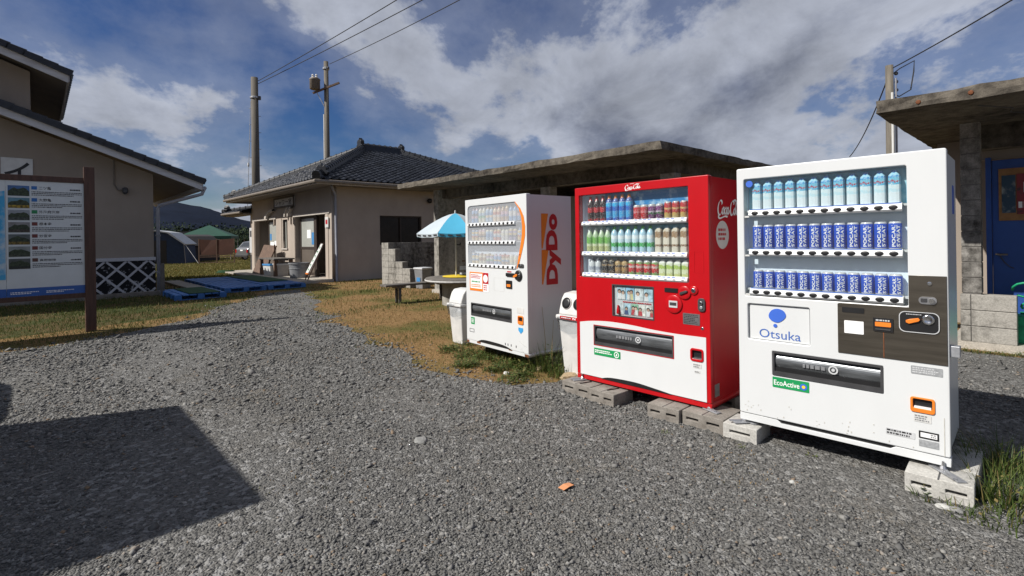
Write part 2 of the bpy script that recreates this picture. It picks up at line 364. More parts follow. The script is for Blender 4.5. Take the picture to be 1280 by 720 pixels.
def add_scatter(m, f):        # scratched acrylic: a little of the light is scattered white
    nt = m.node_tree; out = [n for n in nt.nodes if n.type == 'OUTPUT_MATERIAL'][0]; src = out.inputs[0].links[0].from_socket
    d = nt.nodes.new('ShaderNodeBsdfDiffuse'); d.inputs[0].default_value = (.75, .77, .80, 1); mx = nt.nodes.new('ShaderNodeMixShader'); mx.inputs[0].default_value = f
    nt.links.new(src, mx.inputs[1]); nt.links.new(d.outputs[0], mx.inputs[2]); nt.links.new(mx.outputs[0], out.inputs[0])
add_scatter(M['glass_hazy'], .20); add_scatter(M['glass'], .012)
M['window_dark'] = pm('window_dark', (.016, .012, .010), .25, var=.3, scale=3, spec=.25)
M['bag'] = glass_mat('bag', (.86, .88, .90), 2.4, .28)
M['tarp_brown'] = pm('tarp_brown', (.085, .035, .022), .8, var=.12, scale=2)
# ================================================================== GROUND
def ground_material(name, kind):
    m = bpy.data.materials.new(name); m.use_nodes = True; nt = m.node_tree; N = nt.nodes.new; L = nt.links.new
    b = nt.nodes['Principled BSDF']; b.inputs['Roughness'].default_value = .92; b.inputs['Specular IOR Level'].default_value = .2
    tc = N('ShaderNodeTexCoord')
    def noise(s, d=6, r=.6):
        n = N('ShaderNodeTexNoise'); n.inputs['Scale'].default_value = s; n.inputs['Detail'].default_value = d; n.inputs['Roughness'].default_value = r; L(tc.outputs['Object'], n.inputs['Vector']); return n.outputs['Fac']
    def mr(v, a, b_, c=0, d=1):
        n = N('ShaderNodeMapRange'); L(v, n.inputs[0]); n.inputs[1].default_value = a; n.inputs[2].default_value = b_; n.inputs[3].default_value = c; n.inputs[4].default_value = d; return n.outputs[0]
    def mix(f, a, b_, bl='MIX'):
        n = N('ShaderNodeMixRGB'); n.blend_type = bl
        if isinstance(f, float): n.inputs[0].default_value = f
        else: L(f, n.inputs[0])
        for i, c in ((1, a), (2, b_)):
            if isinstance(c, tuple): n.inputs[i].default_value = (*c, 1)
            else: L(c, n.inputs[i])
        return n.outputs[0]
    if kind == 'gravel':
        v = N('ShaderNodeTexVoronoi'); v.inputs['Scale'].default_value = 75; v.inputs['Randomness'].default_value = 1; L(tc.outputs['Object'], v.inputs['Vector'])
        v2 = N('ShaderNodeTexVoronoi'); v2.inputs['Scale'].default_value = 34; L(tc.outputs['Object'], v2.inputs['Vector'])
        sp = N('ShaderNodeSeparateColor'); L(v.outputs['Color'], sp.inputs[0]); sp2 = N('ShaderNodeSeparateColor'); L(v2.outputs['Color'], sp2.inputs[0])
        c = mix(mr(sp.outputs[0], 0, 1), (.080, .079, .075), (.175, .171, .162))
        c = mix(mr(sp2.outputs[1], .78, .86), c, (.24, .238, .23))
        c = mix(mr(noise(.55, 5), .5, .72, 0, .65), c, (.118, .110, .096))            # finer, dirtier patches
        c = mix(mr(noise(1.7, 5), .56, .75, 0, .40), c, (.135, .108, .07))
        L(c, b.inputs['Base Color'])
        h = N('ShaderNodeMath'); h.operation = 'ADD'; L(v.outputs['Distance'], h.inputs[0]); L(v2.outputs['Distance'], h.inputs[1])
        bp = N('ShaderNodeBump'); bp.invert = True; bp.inputs['Strength'].default_value = .9; bp.inputs['Distance'].default_value = .012; L(h.outputs[0], bp.inputs['Height']); L(bp.outputs[0], b.inputs['Normal'])
    elif kind == 'turf':
        c = mix(mr(noise(14, 6), .35, .65), (.055, .045, .018), (.13, .085, .035))
        c = mix(mr(noise(.9, 5), .42, .58), c, (.045, .055, .014)); L(c, b.inputs['Base Color'])
        bp = N('ShaderNodeBump'); bp.inputs['Strength'].default_value = .8; bp.inputs['Distance'].default_value = .03; L(noise(45, 5), bp.inputs['Height']); L(bp.outputs[0], b.inputs['Normal'])
    else:
        c = mix(mr(noise(14, 6), .35, .65), (.16, .095, .036), (.28, .175, .078))       # dry straw and soil
        c = mix(mr(noise(.45, 5), .46, .60), c, (.085, .09, .022))                   # greener patches
        c = mix(mr(noise(40, 4), .55, .75, 0, .6), c, (.05, .035, .018))
        L(c, b.inputs['Base Color'])
        bp = N('ShaderNodeBump'); bp.inputs['Strength'].default_value = .8; bp.inputs['Distance'].default_value = .03; L(noise(45, 5), bp.inputs['Height']); L(bp.outputs[0], b.inputs['Normal'])
    return m
M['gravel'] = ground_material('gravel', 'gravel'); M['lawn'] = ground_material('lawn', 'lawn')
# one sheet to the horizon
o = MB0('ground', [(-2500, -200, 0), (2500, -200, 0), (2500, 3000, 0), (-2500, 3000, 0)], [(0, 1, 2, 3)], M['lawn'], None); o['kind'] = 'structure'
o = MB0('lawn', [tuple(W(a, b, .002)) for a, b in ((-19.0, -9), (-9.0, -9), (-12.6, 3.2), (-15.6, 3.9), (-19.0, 3.0))], [(0, 1, 2, 3, 4)], ground_material('turf', 'turf'), None); o['kind'] = 'structure'
# gravel yard: outline from the photo's edge between stones and grass
edge_px = [(2, 441), (60, 434), (115, 424), (175, 413), (215, 405), (250, 395), (285, 383), (310, 374), (335, 367), (372, 362), (392, 368), (392, 378), (404, 390), (424, 403), (438, 420), (468, 433), (515, 446), (543, 456), (583, 472), (640, 482), (700, 483)]
pts = [(-40, 4.2), (-14, 5.6)]+[tuple(ground(x, y)[:2]) for x, y in edge_px]
pts += [tuple(W(a, b)[:2]) for a, b in ((-3.2, 5.5), (-3.3, 8.3), (-.9, 8.4), (4, 8.4), (14, 8.6))]+[(30, -14), (-40, -14)]
yard = []
for i, p in enumerate(pts):
    q = pts[(i+1) % len(pts)]; p = Vector(p); q = Vector(q); n = max(1, min(14, int((q-p).length/.35))) if 1 < i < len(edge_px)+2 else 1
    for k in range(n):
        v = p.lerp(q, k/n)
        if n > 1: v = v+Vector((random.gauss(0, .13), random.gauss(0, .14)))
        yard.append((v.x, v.y))
o = MB0('gravel_yard', [(x, y, .004) for x, y in yard], [tuple(range(len(yard)))[::-1]], M['gravel'], None); o['kind'] = 'structure'
YP = np.array(yard)
def inside(px, py, poly):
    n = len(poly); r = np.zeros(len(px), bool); j = n-1
    for i in range(n):
        xi, yi = poly[i]; xj, yj = poly[j]
        c = ((yi > py) != (yj > py)) & (px < (xj-xi)*(py-yi)/(yj-yi+1e-12)+xi)
        r ^= c; j = i
    return r
def vis_samples(n, d0, d1, x0=-1.12, x1=1.12, power=1.0):
    """points on the ground spread evenly over the PLACE's wedge in front of the viewer, denser nearby"""
    t = rng.random(n); D = d0*(d1/d0)**(t**power); X = D*(x0+(x1-x0)*rng.random(n)); return X, D
# ---- loose crushed stone
def stones(name, X, Y, S, label):
    n = len(X)
    base = np.array([(1,0,0),(0,1,0),(-1,0,0),(0,-1,0),(0,0,1),(0,0,-1)], np.float32)*.62
    V = base[None]+rng.normal(0, .15, (n, 6, 3)).astype(np.float32)
    V *= (S[:, None, None]*np.stack([rng.uniform(.75, 1.35, n), rng.uniform(.6, 1.05, n), rng.uniform(.35, .62, n)], 1)[:, None, :])
    t = rng.uniform(0, 2*PI, n); p = rng.normal(0, .35, n)
    c, s = np.cos(t), np.sin(t); cp, sp = np.cos(p), np.sin(p)
    x, y, z = V[..., 0], V[..., 1], V[..., 2]
    x, z = x*cp[:, None]+z*sp[:, None], -x*sp[:, None]+z*cp[:, None]
    x, y = x*c[:, None]-y*s[:, None], x*s[:, None]+y*c[:, None]
    V = np.stack([x+X[:, None], y+Y[:, None], z+(S*.12)[:, None]+.004], 2).reshape(-1, 3)
    f = np.array([(0,1,4),(1,2,4),(2,3,4),(3,0,4),(1,0,5),(2,1,5),(3,2,5),(0,3,5)], np.int32)
    Fq = (f[None]+np.arange(n)[:, None, None]*6).reshape(-1, 3)
    me = np_mesh(name, V, Fq, M['stone']); o = link(name, me); tag(o, label, 'gravel', kind='stuff'); return o
M['stone'] = island_ramp('stone', [(0, (.078, .078, .075)), (.3, (.112, .111, .107)), (.62, (.142, .140, .134)), (.85, (.175, .171, .162)), (.95, (.25, .245, .23)), (.985, (.19, .13, .08)), (1, (.36, .35, .33))], .85)
X1, Y1 = vis_samples(265000, 1.75, 17.5, -1.28, 1.24); S1 = np.clip(rng.lognormal(math.log(.0098), .46, len(X1)), .006, .045)*np.clip(Y1/3.4, .95, 2.2)
k = inside(X1+rng.normal(0, .20, len(X1)), Y1+rng.normal(0, .28, len(X1)), YP); X1, Y1, S1 = X1[k], Y1[k], S1[k]
# the worn strip in front of the machines carries fewer stones
wear = np.sin(X1*1.3+1.1)*np.cos(Y1*1.1-.6)+.5*np.sin(X1*3.1+Y1*2.3); keep = rng.random(len(X1)) < np.clip(.97-.75*np.clip((wear-.05)*1.6, 0, 1), 0, 1)
X1, Y1, S1 = X1[keep], Y1[keep], S1[keep]
stones('loose_gravel', X1, Y1, S1, 'loose grey crushed stone spread over the yard')

# ---- grass
def blades(name, X, Y, H, Wd, mat, label, lean=.6, z0=0.0, cat='grass'):
    n = len(X); t = rng.uniform(0, 2*PI, n); l = np.abs(rng.normal(0, lean, n))*H; tt = rng.uniform(0, 2*PI, n)
    dx, dy = np.cos(t)*Wd/2, np.sin(t)*Wd/2; lx, ly = np.cos(tt)*l, np.sin(tt)*l
    zb = np.full(n, z0-.01)
    V = np.stack([np.stack([X-dx, Y-dy, zb], 1), np.stack([X+dx, Y+dy, zb], 1),
                  np.stack([X+dx*.8+lx*.35, Y+dy*.8+ly*.35, z0+H*.6], 1), np.stack([X-dx*.8+lx*.35, Y-dy*.8+ly*.35, z0+H*.6], 1),
                  np.stack([X+lx, Y+ly, z0+H], 1)], 1).reshape(-1, 3)
    b0 = (np.arange(n)*5)[:, None]
    F3 = np.concatenate([b0+np.array([[0, 1, 2]]), b0+np.array([[0, 2, 3]]), b0+np.array([[3, 2, 4]])], 0)
    me = np_mesh(name, V, F3, mat); o = link(name, me); tag(o, label, cat, kind='stuff'); return o
M['dry_grass'] = island_ramp('dry_grass', [(0, (.20, .115, .04)), (.35, (.32, .195, .08)), (.6, (.40, .28, .13)), (.8, (.16, .13, .035)), (1, (.075, .09, .018))], .8, .2, .25)
M['green_grass'] = island_ramp('green_grass', [(0, (.035, .06, .010)), (.45, (.065, .095, .016)), (.75, (.10, .12, .028)), (1, (.20, .15, .06))], .7, .3, .25)
M['weed_green'] = island_ramp('weed_green', [(0, (.035, .06, .012)), (.5, (.075, .115, .024)), (.82, (.125, .16, .04)), (1, (.24, .17, .07))], .6, .35, .25)
def patch(X, Y, s, off=0.0):
    return np.sin(X*s*1.1+off)*np.cos(Y*s*.9+off*1.7)+.6*np.sin(X*s*2.3-Y*s*1.9+off*.6)
# lawn in front of the shower house and around the bench; left lawn by the notice board; campsite field
X, Y = vis_samples(150000, 5.2, 22); k = ~inside(X+rng.normal(0, .26, len(X)), Y+rng.normal(0, .32, len(X)), YP)
a_ = X*AX.x+Y*AX.y; b_ = X*BX.x+Y*BX.y
k &= ~((a_ > -27) & (a_ < -18.0) & (b_ > 6.7)) & ~((a_ < -18.45) & (b_ < 2.65)) & ~((a_ > -12.2) & (a_ < -4.3) & (b_ > 8.2)) & ~((a_ > -22.4) & (a_ < -16.4) & (b_ > 3.6) & (b_ < 6.6)) & (a_ < -3.0)
X, Y = X[k], Y[k]; px = X/Y
g = patch(X, Y, 1.3, .4)+rng.normal(0, .45, len(X))-.6*(px > -.5)+1.1*(px < -.5)
near_block = ((X+3.2)**2/4+(Y-14.2)**2/9 < 1) | ((X+1.9)**2+(Y-11.6)**2 < 1.6); g = g+.7*near_block
dry = g < .45
H = rng.uniform(.018, .05, len(X))*np.clip(Y/9, .8, 1.6); Wd = rng.uniform(.004, .008, len(X))*np.clip(Y/7, 1, 2.2)
thin = rng.random(len(X)) < np.where(dry, .55, 1)
blades('dry_grass', X[dry & thin], Y[dry & thin], H[dry & thin]*.75, Wd[dry & thin], M['dry_grass'], 'dry straw coloured grass beside the gravel yard', .9)
blades('green_grass', X[~dry], Y[~dry], H[~dry]*1.25, Wd[~dry], M['green_grass'], 'short green grass growing in patches on the lawns', .6)
X, Y = vis_samples(50000, 21, 75, -.75, -.44); X2 = X
M['field_grass'] = island_ramp('field_grass', [(0, (.07, .085, .018)), (.5, (.15, .145, .035)), (1, (.26, .21, .075))], .7, .3, .25)
blades('field_grass', X, Y, rng.uniform(.05, .11, len(X)), rng.uniform(.02, .04, len(X)), M['field_grass'], 'mown grass of the camping field under the tents', .6)
# a thin litter of straw and seedlings on the edge of the yard
X, Y = vis_samples(9000, 3.0, 8); k = inside(X, Y, YP) & (patch(X, Y, 2.1, 2.0) > 1.0); X, Y = X[k], Y[k]
blades('sparse_moss', X, Y, rng.uniform(.008, .02, len(X)), rng.uniform(.004, .008, len(X)), M['dry_grass'], 'thin yellow moss and seedlings among the stones', 1.0)

def weed(name, loc, n, h, spread, label, group=None, leaf=.035, mat='weed_green', thin=.35, stems=6):
    """a tuft: grass blades plus broad leaves on short stems"""
    root = empty(name, loc, random.uniform(0, 6), label, 'weed', group)
    V = []; Fq = []
    for i in range(n):
        a = random.uniform(0, 2*PI); r = spread*math.sqrt(random.random()); bx, by = r*math.cos(a), r*math.sin(a)
        az = a+random.gauss(0, .7); L_ = h*random.uniform(.35, 1.0); w = random.uniform(.0025, .0055); le = random.uniform(.15, .9)
        px_, py_ = -math.sin(az)*w, math.cos(az)*w; pv = []
        for j in range(4):
            t = j/3; d = L_*le*t*t; z = L_*t*(1-.25*le*t)-.01; ww = (1-t*.85)
            pv += [(bx+math.cos(az)*d-px_*ww, by+math.sin(az)*d-py_*ww, z), (bx+math.cos(az)*d+px_*ww, by+math.sin(az)*d+py_*ww, z)]
        b0 = len(V); V += pv
        for j in range(3): Fq.append((b0+2*j, b0+2*j+1, b0+2*j+3, b0+2*j+2))
    me = np_mesh('blade_tuft', V, Fq, M[mat]); link('blade_tuft', me, root)['kind'] = 'stuff'
    if stems:
        V = []; Fq = []
        for i in range(stems):
            a = random.uniform(0, 2*PI); r = spread*random.random(); bx, by = r*math.cos(a), r*math.sin(a); hh = h*random.uniform(.3, .8)
            for j in range(7):
                z = hh*(j+.5)/7; aa = random.uniform(0, 2*PI); s = leaf*random.uniform(.5, 1.1); c = Vector((bx+random.gauss(0, .015), by+random.gauss(0, .015), z))
                d = Vector((math.cos(aa), math.sin(aa), random.uniform(-.2, .6))).normalized(); p = d.cross(Vector((0, 0, 1))).normalized()
                b0 = len(V); V += [tuple(c), tuple(c+d*s*.5+p*s*.3), tuple(c+d*s), tuple(c+d*s*.5-p*s*.3)]; Fq.append((b0, b0+1, b0+2, b0+3))
        link('leaf_tuft', np_mesh('leaf_tuft', V, Fq, M[mat]), root)['kind'] = 'stuff'
    return root

# ================================================================== FAR SETTING
def hill(name, pts, D0, D1, D2, mat):
    V = []; Fq = []; n = len(pts); rows = [(D0, 0.0), (D0*.6+D1*.4, .55), (D1, 1.0), (D2, .0)]
    for d, f in rows:
        for (x, y) in pts:
            p = at(x, y, D1); V.append((p.x*d/D1, d+random.uniform(-4, 4)*(f > 0), max(-.5, p.z*f*random.uniform(.995, 1.005)) if f else -.5))
    for r in range(len(rows)-1):
        for i in range(n-1): Fq.append((r*n+i, r*n+i+1, (r+1)*n+i+1, (r+1)*n+i))
    o = link(name, np_mesh(name, V, Fq, mat, True)); o['kind'] = 'structure'; return o
M['hill'] = pm('hill', (.0075, .0115, .023), .95, var=.2, scale=.02, bump=0, detail=8, spec=.05)  # blue of distance and cloud shade put into the forest colour, no haze built
sky_l = [(-900, 296), (-500, 275), (-200, 262), (-50, 250), (60, 247), (150, 248), (195, 251), (215, 252), (238, 256), (262, 261), (285, 269), (310, 276), (360, 284), (450, 291), (600, 296), (760, 297)]
hs = catmull([(x, y, 0) for x, y in sky_l], 4); hill('hill', [(p[0], p[1]+random.gauss(0, .12)) for p in hs], 900, 1500, 2400, M['hill'])

def leaf_tree(name, loc, h, rx, label, group, col='tree_dark', n=900, leaf=.5):
    root = empty(name, loc, random.uniform(0, 6), label, 'tree', group)
    MB().tube([(0, 0, -.2), (.05, .02, h*.3), (0, .05, h*.7)], [h*.035, h*.025, h*.008], 7).build('trunk', M['wood_brown'], root)
    lob = [(random.gauss(0, rx*.4), random.gauss(0, rx*.4), h*random.uniform(.3, .85), rx*random.uniform(.3, .6)) for _ in range(14)]
    V = []; Fq = []
    for i in range(n):
        l = random.choice(lob); d = Vector((random.gauss(0, 1), random.gauss(0, 1), random.gauss(0, 1))).normalized()*l[3]*random.uniform(.55, 1.05)
        c = Vector((l[0], l[1], l[2]))+d; s = leaf*random.uniform(.5, 1.1); u = Vector((random.gauss(0, 1), random.gauss(0, 1), random.gauss(0, 1))).normalized(); w = u.orthogonal().normalized()
        b0 = len(V); V += [tuple(c-u*s*.5), tuple(c+w*s*.3), tuple(c+u*s*.5), tuple(c-w*s*.3)]; Fq.append((b0, b0+1, b0+2, b0+3))
    link('crown', np_mesh('crown', V, Fq, M[col]), root); return root
M['tree_dark'] = island_ramp('tree_dark', [(0, (.008, .016, .010)), (.6, (.02, .034, .018)), (1, (.04, .055, .025))], .8, .1)
for i, (x, y, D, h, rx) in enumerate([(150, 0, 92, 7.0, 5), (182, 0, 84, 6.4, 4.5), (208, 0, 90, 6.2, 4.5), (226, 0, 80, 5.0, 4), (246, 0, 95, 5.4, 5), (268, 0, 86, 4.6, 4), (288, 0, 92, 4.6, 4.5), (306, 0, 78, 4.4, 4), (326, 0, 88, 4.8, 4.5)]):
    leaf_tree('broadleaf_tree', ((x-640)/640*D, D, 0), h*.72, rx, 'dark low tree in the belt behind the camping field', 'trees behind the camping field')
# ---- camping field
def tent(name, px, D, w, dpt, h, mat, fly, label, rz):
    p = at(px, 300, D); root = empty(name, (p.x, D, 0), rz, label, 'tent')
    P = [(-w/2, 0), (-w/2+.1, h*.62), (-w*.22, h*.93), (0, h), (w*.22, h*.93), (w/2-.1, h*.62), (w/2, 0)]
    MB().prism(P, -dpt/2, dpt/2).build('canvas', mat, root)
    MB().prism([(-w/2-.02, h*.60), (-w*.23, h*.955), (0, h*1.025), (w*.23, h*.955), (w/2+.02, h*.60), (w/2-.02, h*.57), (w*.2, h*.93), (0, h*.99), (-w*.2, h*.93), (-w/2+.02, h*.57)], -dpt/2-.12, dpt/2+.12).build('fly_sheet', fly, root)
    box('door', M['black'], root, -w*.18, w*.18, -dpt/2-.012, -dpt/2+.01, .05, h*.72)
    for s in (-1, 1):
        MB().tube([(s*w/2*.98, -dpt/2, h*.6), (s*(w/2+.9), -dpt/2-.5, 0)], .015, 5).build('guy_rope', M['white_dull'], root)
        MB().tube([(s*w/2, -dpt/2-.02, 0), (s*(w/2-.1), -dpt/2-.02, h*.6)], .025, 6).build('pole', M['grey_plastic'], root)
    return root
M['tent_blue'] = pm('tent_blue', (.012, .028, .065), .8, var=.15); M['tent_brown'] = pm('tent_brown', (.03, .026, .026), .8, var=.2); M['fly_white'] = pm('fly_white', (.36, .38, .40), .6, var=.06)
tent('cabin_tent', 203, 37, 3.6, 3.2, 2.35, M['tent_blue'], M['fly_white'], 'dark blue cabin tent with pale roof on the field', R(20))
tent('brown_tent', 236, 41, 3.2, 3.0, 2.1, M['tent_brown'], M['tent_brown'], 'dark brown ridge tent between blue tent and green canopy', R(-25))
p = at(262, 300, 46); g = empty('gazebo', (p.x, 46, 0), R(20), 'green pop-up canopy with peaked roof behind the brown sheet', 'canopy')
M['canopy_green'] = pm('canopy_green', (.010, .060, .038), .7, var=.08, scale=2)
e = 2.05
MB().add([(-e, -e, 2.05), (e, -e, 2.05), (e, e, 2.05), (-e, e, 2.05), (0, 0, 3.05), (-e, -e, 1.8), (e, -e, 1.8), (e, e, 1.8), (-e, e, 1.8)], [(0, 1, 4), (1, 2, 4), (2, 3, 4), (3, 0, 4), (0, 5, 6, 1), (1, 6, 7, 2), (2, 7, 8, 3), (3, 8, 5, 0)]).build('roof', M['canopy_green'], g)
for sx in (-1, 1):
    for sy in (-1, 1): MB().tube([(sx*e*.96, sy*e*.96, 0), (sx*e*.96, sy*e*.96, 2.05)], .03, 6).build('leg', M['white_dull'], g)
p = ground(271, 330); g = empty('wind_screen', (p.x, p.y, 0), R(10), 'brown cloth screen stretched on a low wooden frame on the field', 'screen')
sw = 2.25; zt = CH+.0
MB().add([(-sw/2, 0, 1.72), (-sw/2*.3, .05, 1.66), (sw/2*.4, .03, 1.70), (sw/2, 0, 1.75), (sw/2*.92, .02, .68), (.1, .06, .62), (-sw/2*.9, .02, .66)], [tuple(range(7))]).build('cloth', M['tarp_brown'], g)
for x in (-sw/2, 0, sw/2): MB().bar((x, .03, 0), (x, .03, 1.75), .06).build('post', M['wood_brown'], g)
for z in (.12, .5, .62): MB().bar((-sw/2, .03, z), (sw/2, .03, z), .05).build('rail', M['wood_brown'], g)

def car(name, loc, rz, Ln, Wd, Ht, mat, label, van=False, cat='car'):
    root = empty(name, loc, rz, label, cat); w = Wd/2
    if van: prof = [(-Ln/2, .32), (-Ln/2, Ht*.55), (-Ln/2+.01, Ht), (Ln/2-1.25, Ht), (Ln/2-.95, Ht*.96), (Ln/2-.45, Ht*.58), (Ln/2-.1, Ht*.52), (Ln/2, Ht*.40), (Ln/2, .32)]
    else: prof = [(-Ln/2, .34), (-Ln/2, Ht*.62), (-Ln/2+.25, Ht*.70), (-Ln/2+.62, Ht*.97), (-Ln/2+1.1, Ht), (Ln/2-1.75, Ht*.99), (Ln/2-1.05, Ht*.66), (Ln/2-.15, Ht*.55), (Ln/2, Ht*.42), (Ln/2, .34)]
    MB().prism(prof, -w, w).build('body', mat, root, bevel=.04 if van else .12, seg=3)
    for s in (-1, 1):
        y0, y1 = (s*(w-.004), s*(w+.006)); y0, y1 = min(y0, y1), max(y0, y1)
        zb = Ht*.60; zt_ = Ht*.90
        xs = [(-Ln/2+.35, -.55), (-.45, .55), (.65, Ln/2-1.30)] if van else [(-Ln/2+.75, -.1), (0, .85)]
        for x0, x1 in xs: plate('window', rrect(x0, x1, zb, zt_, .06), [], y0, y1, M['car_glass'], root)
        for x in (-Ln/2+.75, Ln/2-.8):
            wh = MB().lathe([(.12, -.09), (.27, -.09), (.31, -.05), (.31, .05), (.27, .09), (.12, .09)], 18).build('wheel', M['black'], root); wh.location = (x, s*(w-.08), .31); wh.rotation_euler = (PI/2, 0, 0)
            rm = MB().lathe([(.02, -.1), (.19, -.1), (.19, .1), (.02, .1)], 12).build('rim', M['silver'], wh)
        box('tail_light', M['red_paint'], root, -Ln/2-.015, -Ln/2+.02, s*(w-.12)-.06, s*(w-.12)+.06, Ht*.42, Ht*.58)
        box('headlight', M['white_print'], root, Ln/2-.03, Ln/2+.012, s*(w-.22)-.12, s*(w-.22)+.12, Ht*.36, Ht*.44)
    if van:
        for y0, y1 in ((-w*.86, -.03), (.03, w*.86)):
            d_r = box('rear_door', mat, root, -Ln/2-.022, -Ln/2-.001, y0, y1, .42, Ht*.93, .01)
            o_ = box('rear_window', M['car_glass'], d_r, -Ln/2-.028, -Ln/2-.0225, y0+.12, y1-.10, Ht*.55, Ht*.86, .002)
            box('door_handle', M['black'], d_r, -Ln/2-.045, -Ln/2-.0225, (y0+.04 if y0 > 0 else y1-.16), (y0+.16 if y0 > 0 else y1-.04), Ht*.42, Ht*.445)
        box('bumper', M['dark_grey'], root, -Ln/2-.08, -Ln/2-.001, -w*.95, w*.95, .30, .42, .02); box('number_plate', M['white_print'], root, -Ln/2-.088, -Ln/2-.0805, -.17, .17, .31, .41)
        box('roof_vent', M['white_dull'], root, -.4, .3, -.35, .35, Ht-.002, Ht+.09, .03)
    else:
        x0, z0, x1, z1 = -Ln/2+.27, Ht*.72, -Ln/2+.58, Ht*.94
        MB().hexa([(x0-.012, -w*.76, z0), (x0-.012, w*.76, z0), (x0+.02, w*.76, z0), (x0+.02, -w*.76, z0), (x1-.012, -w*.70, z1), (x1-.012, w*.70, z1), (x1+.02, w*.70, z1), (x1+.02, -w*.70, z1)]).build('rear_window', M['car_glass'], root)
        box('bumper', M['dark_grey'], root, -Ln/2-.06, -Ln/2+.002, -w*.95, w*.95, .30, .46, .02); box('number_plate', M['white_print'], root, -Ln/2-.012, -Ln/2-.001, -.17, .17, Ht*.5, Ht*.5+.11)
    return root
M['car_glass'] = pm('car_glass', (.02, .024, .028), .08, var=.1, spec=.8); M['car_silver'] = pm('car_silver', (.26, .265, .27), .3, metal=.6, var=.03); M['car_white'] = pm('car_white', (.74, .74, .73), .25, var=.03)
p = ground(303, 326); car('parked_car', (p.x+.9, p.y+2, 0), R(60), 4.2, 1.7, 1.55, M['car_silver'], 'silver car parked on the field beside the shower house')
# low pale house far behind the tents
p = at(247, 300, 70); g = empty('far_house', (p.x, 70, 0), R(10), 'low pale house far behind the tents', 'house')
box('wall', M['white_dull'], g, -2.2, 2.2, -1.5, 1.5, 0, 2.1); MB().prism([(-2.6, 2.1), (2.6, 2.1), (1.6, 3.0), (-1.6, 3.0)], -1.9, 1.9).build('roof', M['ridge_tile'], g)
for x in (-1.2, .2, 1.4): box('window', M['car_glass'], g, x-.35, x+.35, -1.52, -1.49, .8, 1.6)
# unseen vehicles added left of frame, shaped to cast the shadow on the gravel
c0 = Vector((-5.02, 3.98))+SAZ*.905; d_ = Vector((AX.x, AX.y)); mid = c0+d_*1.26
van_ang = math.atan2(-BX.y, -BX.x)
fw = Vector((-BX.x, -BX.y)); ctr = mid+fw*2.70
car('shadow_van', (ctr.x, ctr.y, 0), van_ang, 5.4, 2.40, 2.75, M['car_white'], 'unseen white camper van added to cast the shadow on the gravel', True, 'van')
ctr = W(-7.62, -3.50)
car('shadow_hatchback', (ctr.x, ctr.y, 0), van_ang, 4.0, 1.75, 1.98, M['car_silver'], 'unseen silver hatchback added to cast the shadow beside the van', False)
# ================================================================== TILED ROOFS
def tile_field(name, O, U, Wv, poly, parent, mat, tw=.27, th=.24, smooth=True):
    """curved pan tiles laid over a slope: O corner, U along the eave, Wv up the slope, poly in (u, w)"""
    O = Vector(O); U = Vector(U).normalized(); Wv = Vector(Wv).normalized(); Nn = U.cross(Wv).normalized()
    if Nn.z < 0: Nn = -Nn
    us = [p[0] for p in poly]; ws = [p[1] for p in poly]; V = []; Fq = []
    prof = [(-.5, .030), (-.30, .004), (0, -.006), (.22, .008), (.40, .044), (.52, .036)]
    pol = np.array(poly); cand = []
    nr = int((max(ws)-min(ws))/th)+1
    for r in range(nr):
        w = min(ws)+(r+.5)*th
        for c in range(int((max(us)-min(us))/tw)+1): cand.append((min(us)+(c+.5)*tw, w))
    ca = np.array(cand); ok = inside(ca[:, 0], ca[:, 1], pol)
    for (u, w) in ca[ok]:
        b0 = len(V); j = random.gauss(0, .003)
        for q, lift in ((-.5, .045), (.62, .012)):
            for s, h in prof: V.append(tuple(O+U*(u+s*tw)+Wv*(w+q*th)+Nn*(h+lift+j)))
        n = len(prof)
        for i in range(n-1): Fq.append((b0+i, b0+i+1, b0+n+i+1, b0+n+i))
        for i in range(n-1):                                      # front lip
            V.append(tuple(Vector(V[b0+i])-Nn*.03))
        V.append(tuple(Vector(V[b0+n-1])-Nn*.03)); c0 = b0+2*n
        for i in range(n-1): Fq.append((c0+i, c0+i+1, b0+i+1, b0+i))
    o = link(name, np_mesh(name, V, Fq, mat, False), parent); o['kind'] = 'stuff'; return o
def ridge(name, p, q, parent, mat, r=.13, base=.16, step=.28):
    """ridge or hip capping: a stacked course with half-round caps"""
    p = Vector(p); q = Vector(q); d = (q-p).normalized(); L_ = (q-p).length; side = d.cross(Vector((0, 0, 1))).normalized(); up = side.cross(d).normalized()
    mb = MB(); mb.add([p+side*r*1.25-up*.1, p-side*r*1.25-up*.1, p-side*r*.95+up*base, p+side*r*.95+up*base, q+side*r*1.25-up*.1, q-side*r*1.25-up*.1, q-side*r*.95+up*base, q+side*r*.95+up*base], [(0,1,2,3),(7,6,5,4),(0,4,5,1),(1,5,6,2),(2,6,7,3),(3,7,4,0)])
    n = int(L_/step)
    for i in range(n):
        a = p+d*(L_*i/n); b = p+d*(L_*(i+1)/n); vs = []
        for c, rr in ((a, r*1.12), (a+(b-a)*.18, r*1.12), (a+(b-a)*.2, r*.94), (b, r*.94)):
            for k in range(7):
                t = PI*k/6; vs.append(c+side*math.cos(t)*rr+up*(base-.02+math.sin(t)*rr))
        fs = [(j*7+k, j*7+k+1, j*7+k+8, j*7+k+7) for j in range(3) for k in range(6)]+[tuple(range(7))]
        mb.add(vs, fs)
    return mb.build(name, mat, parent)
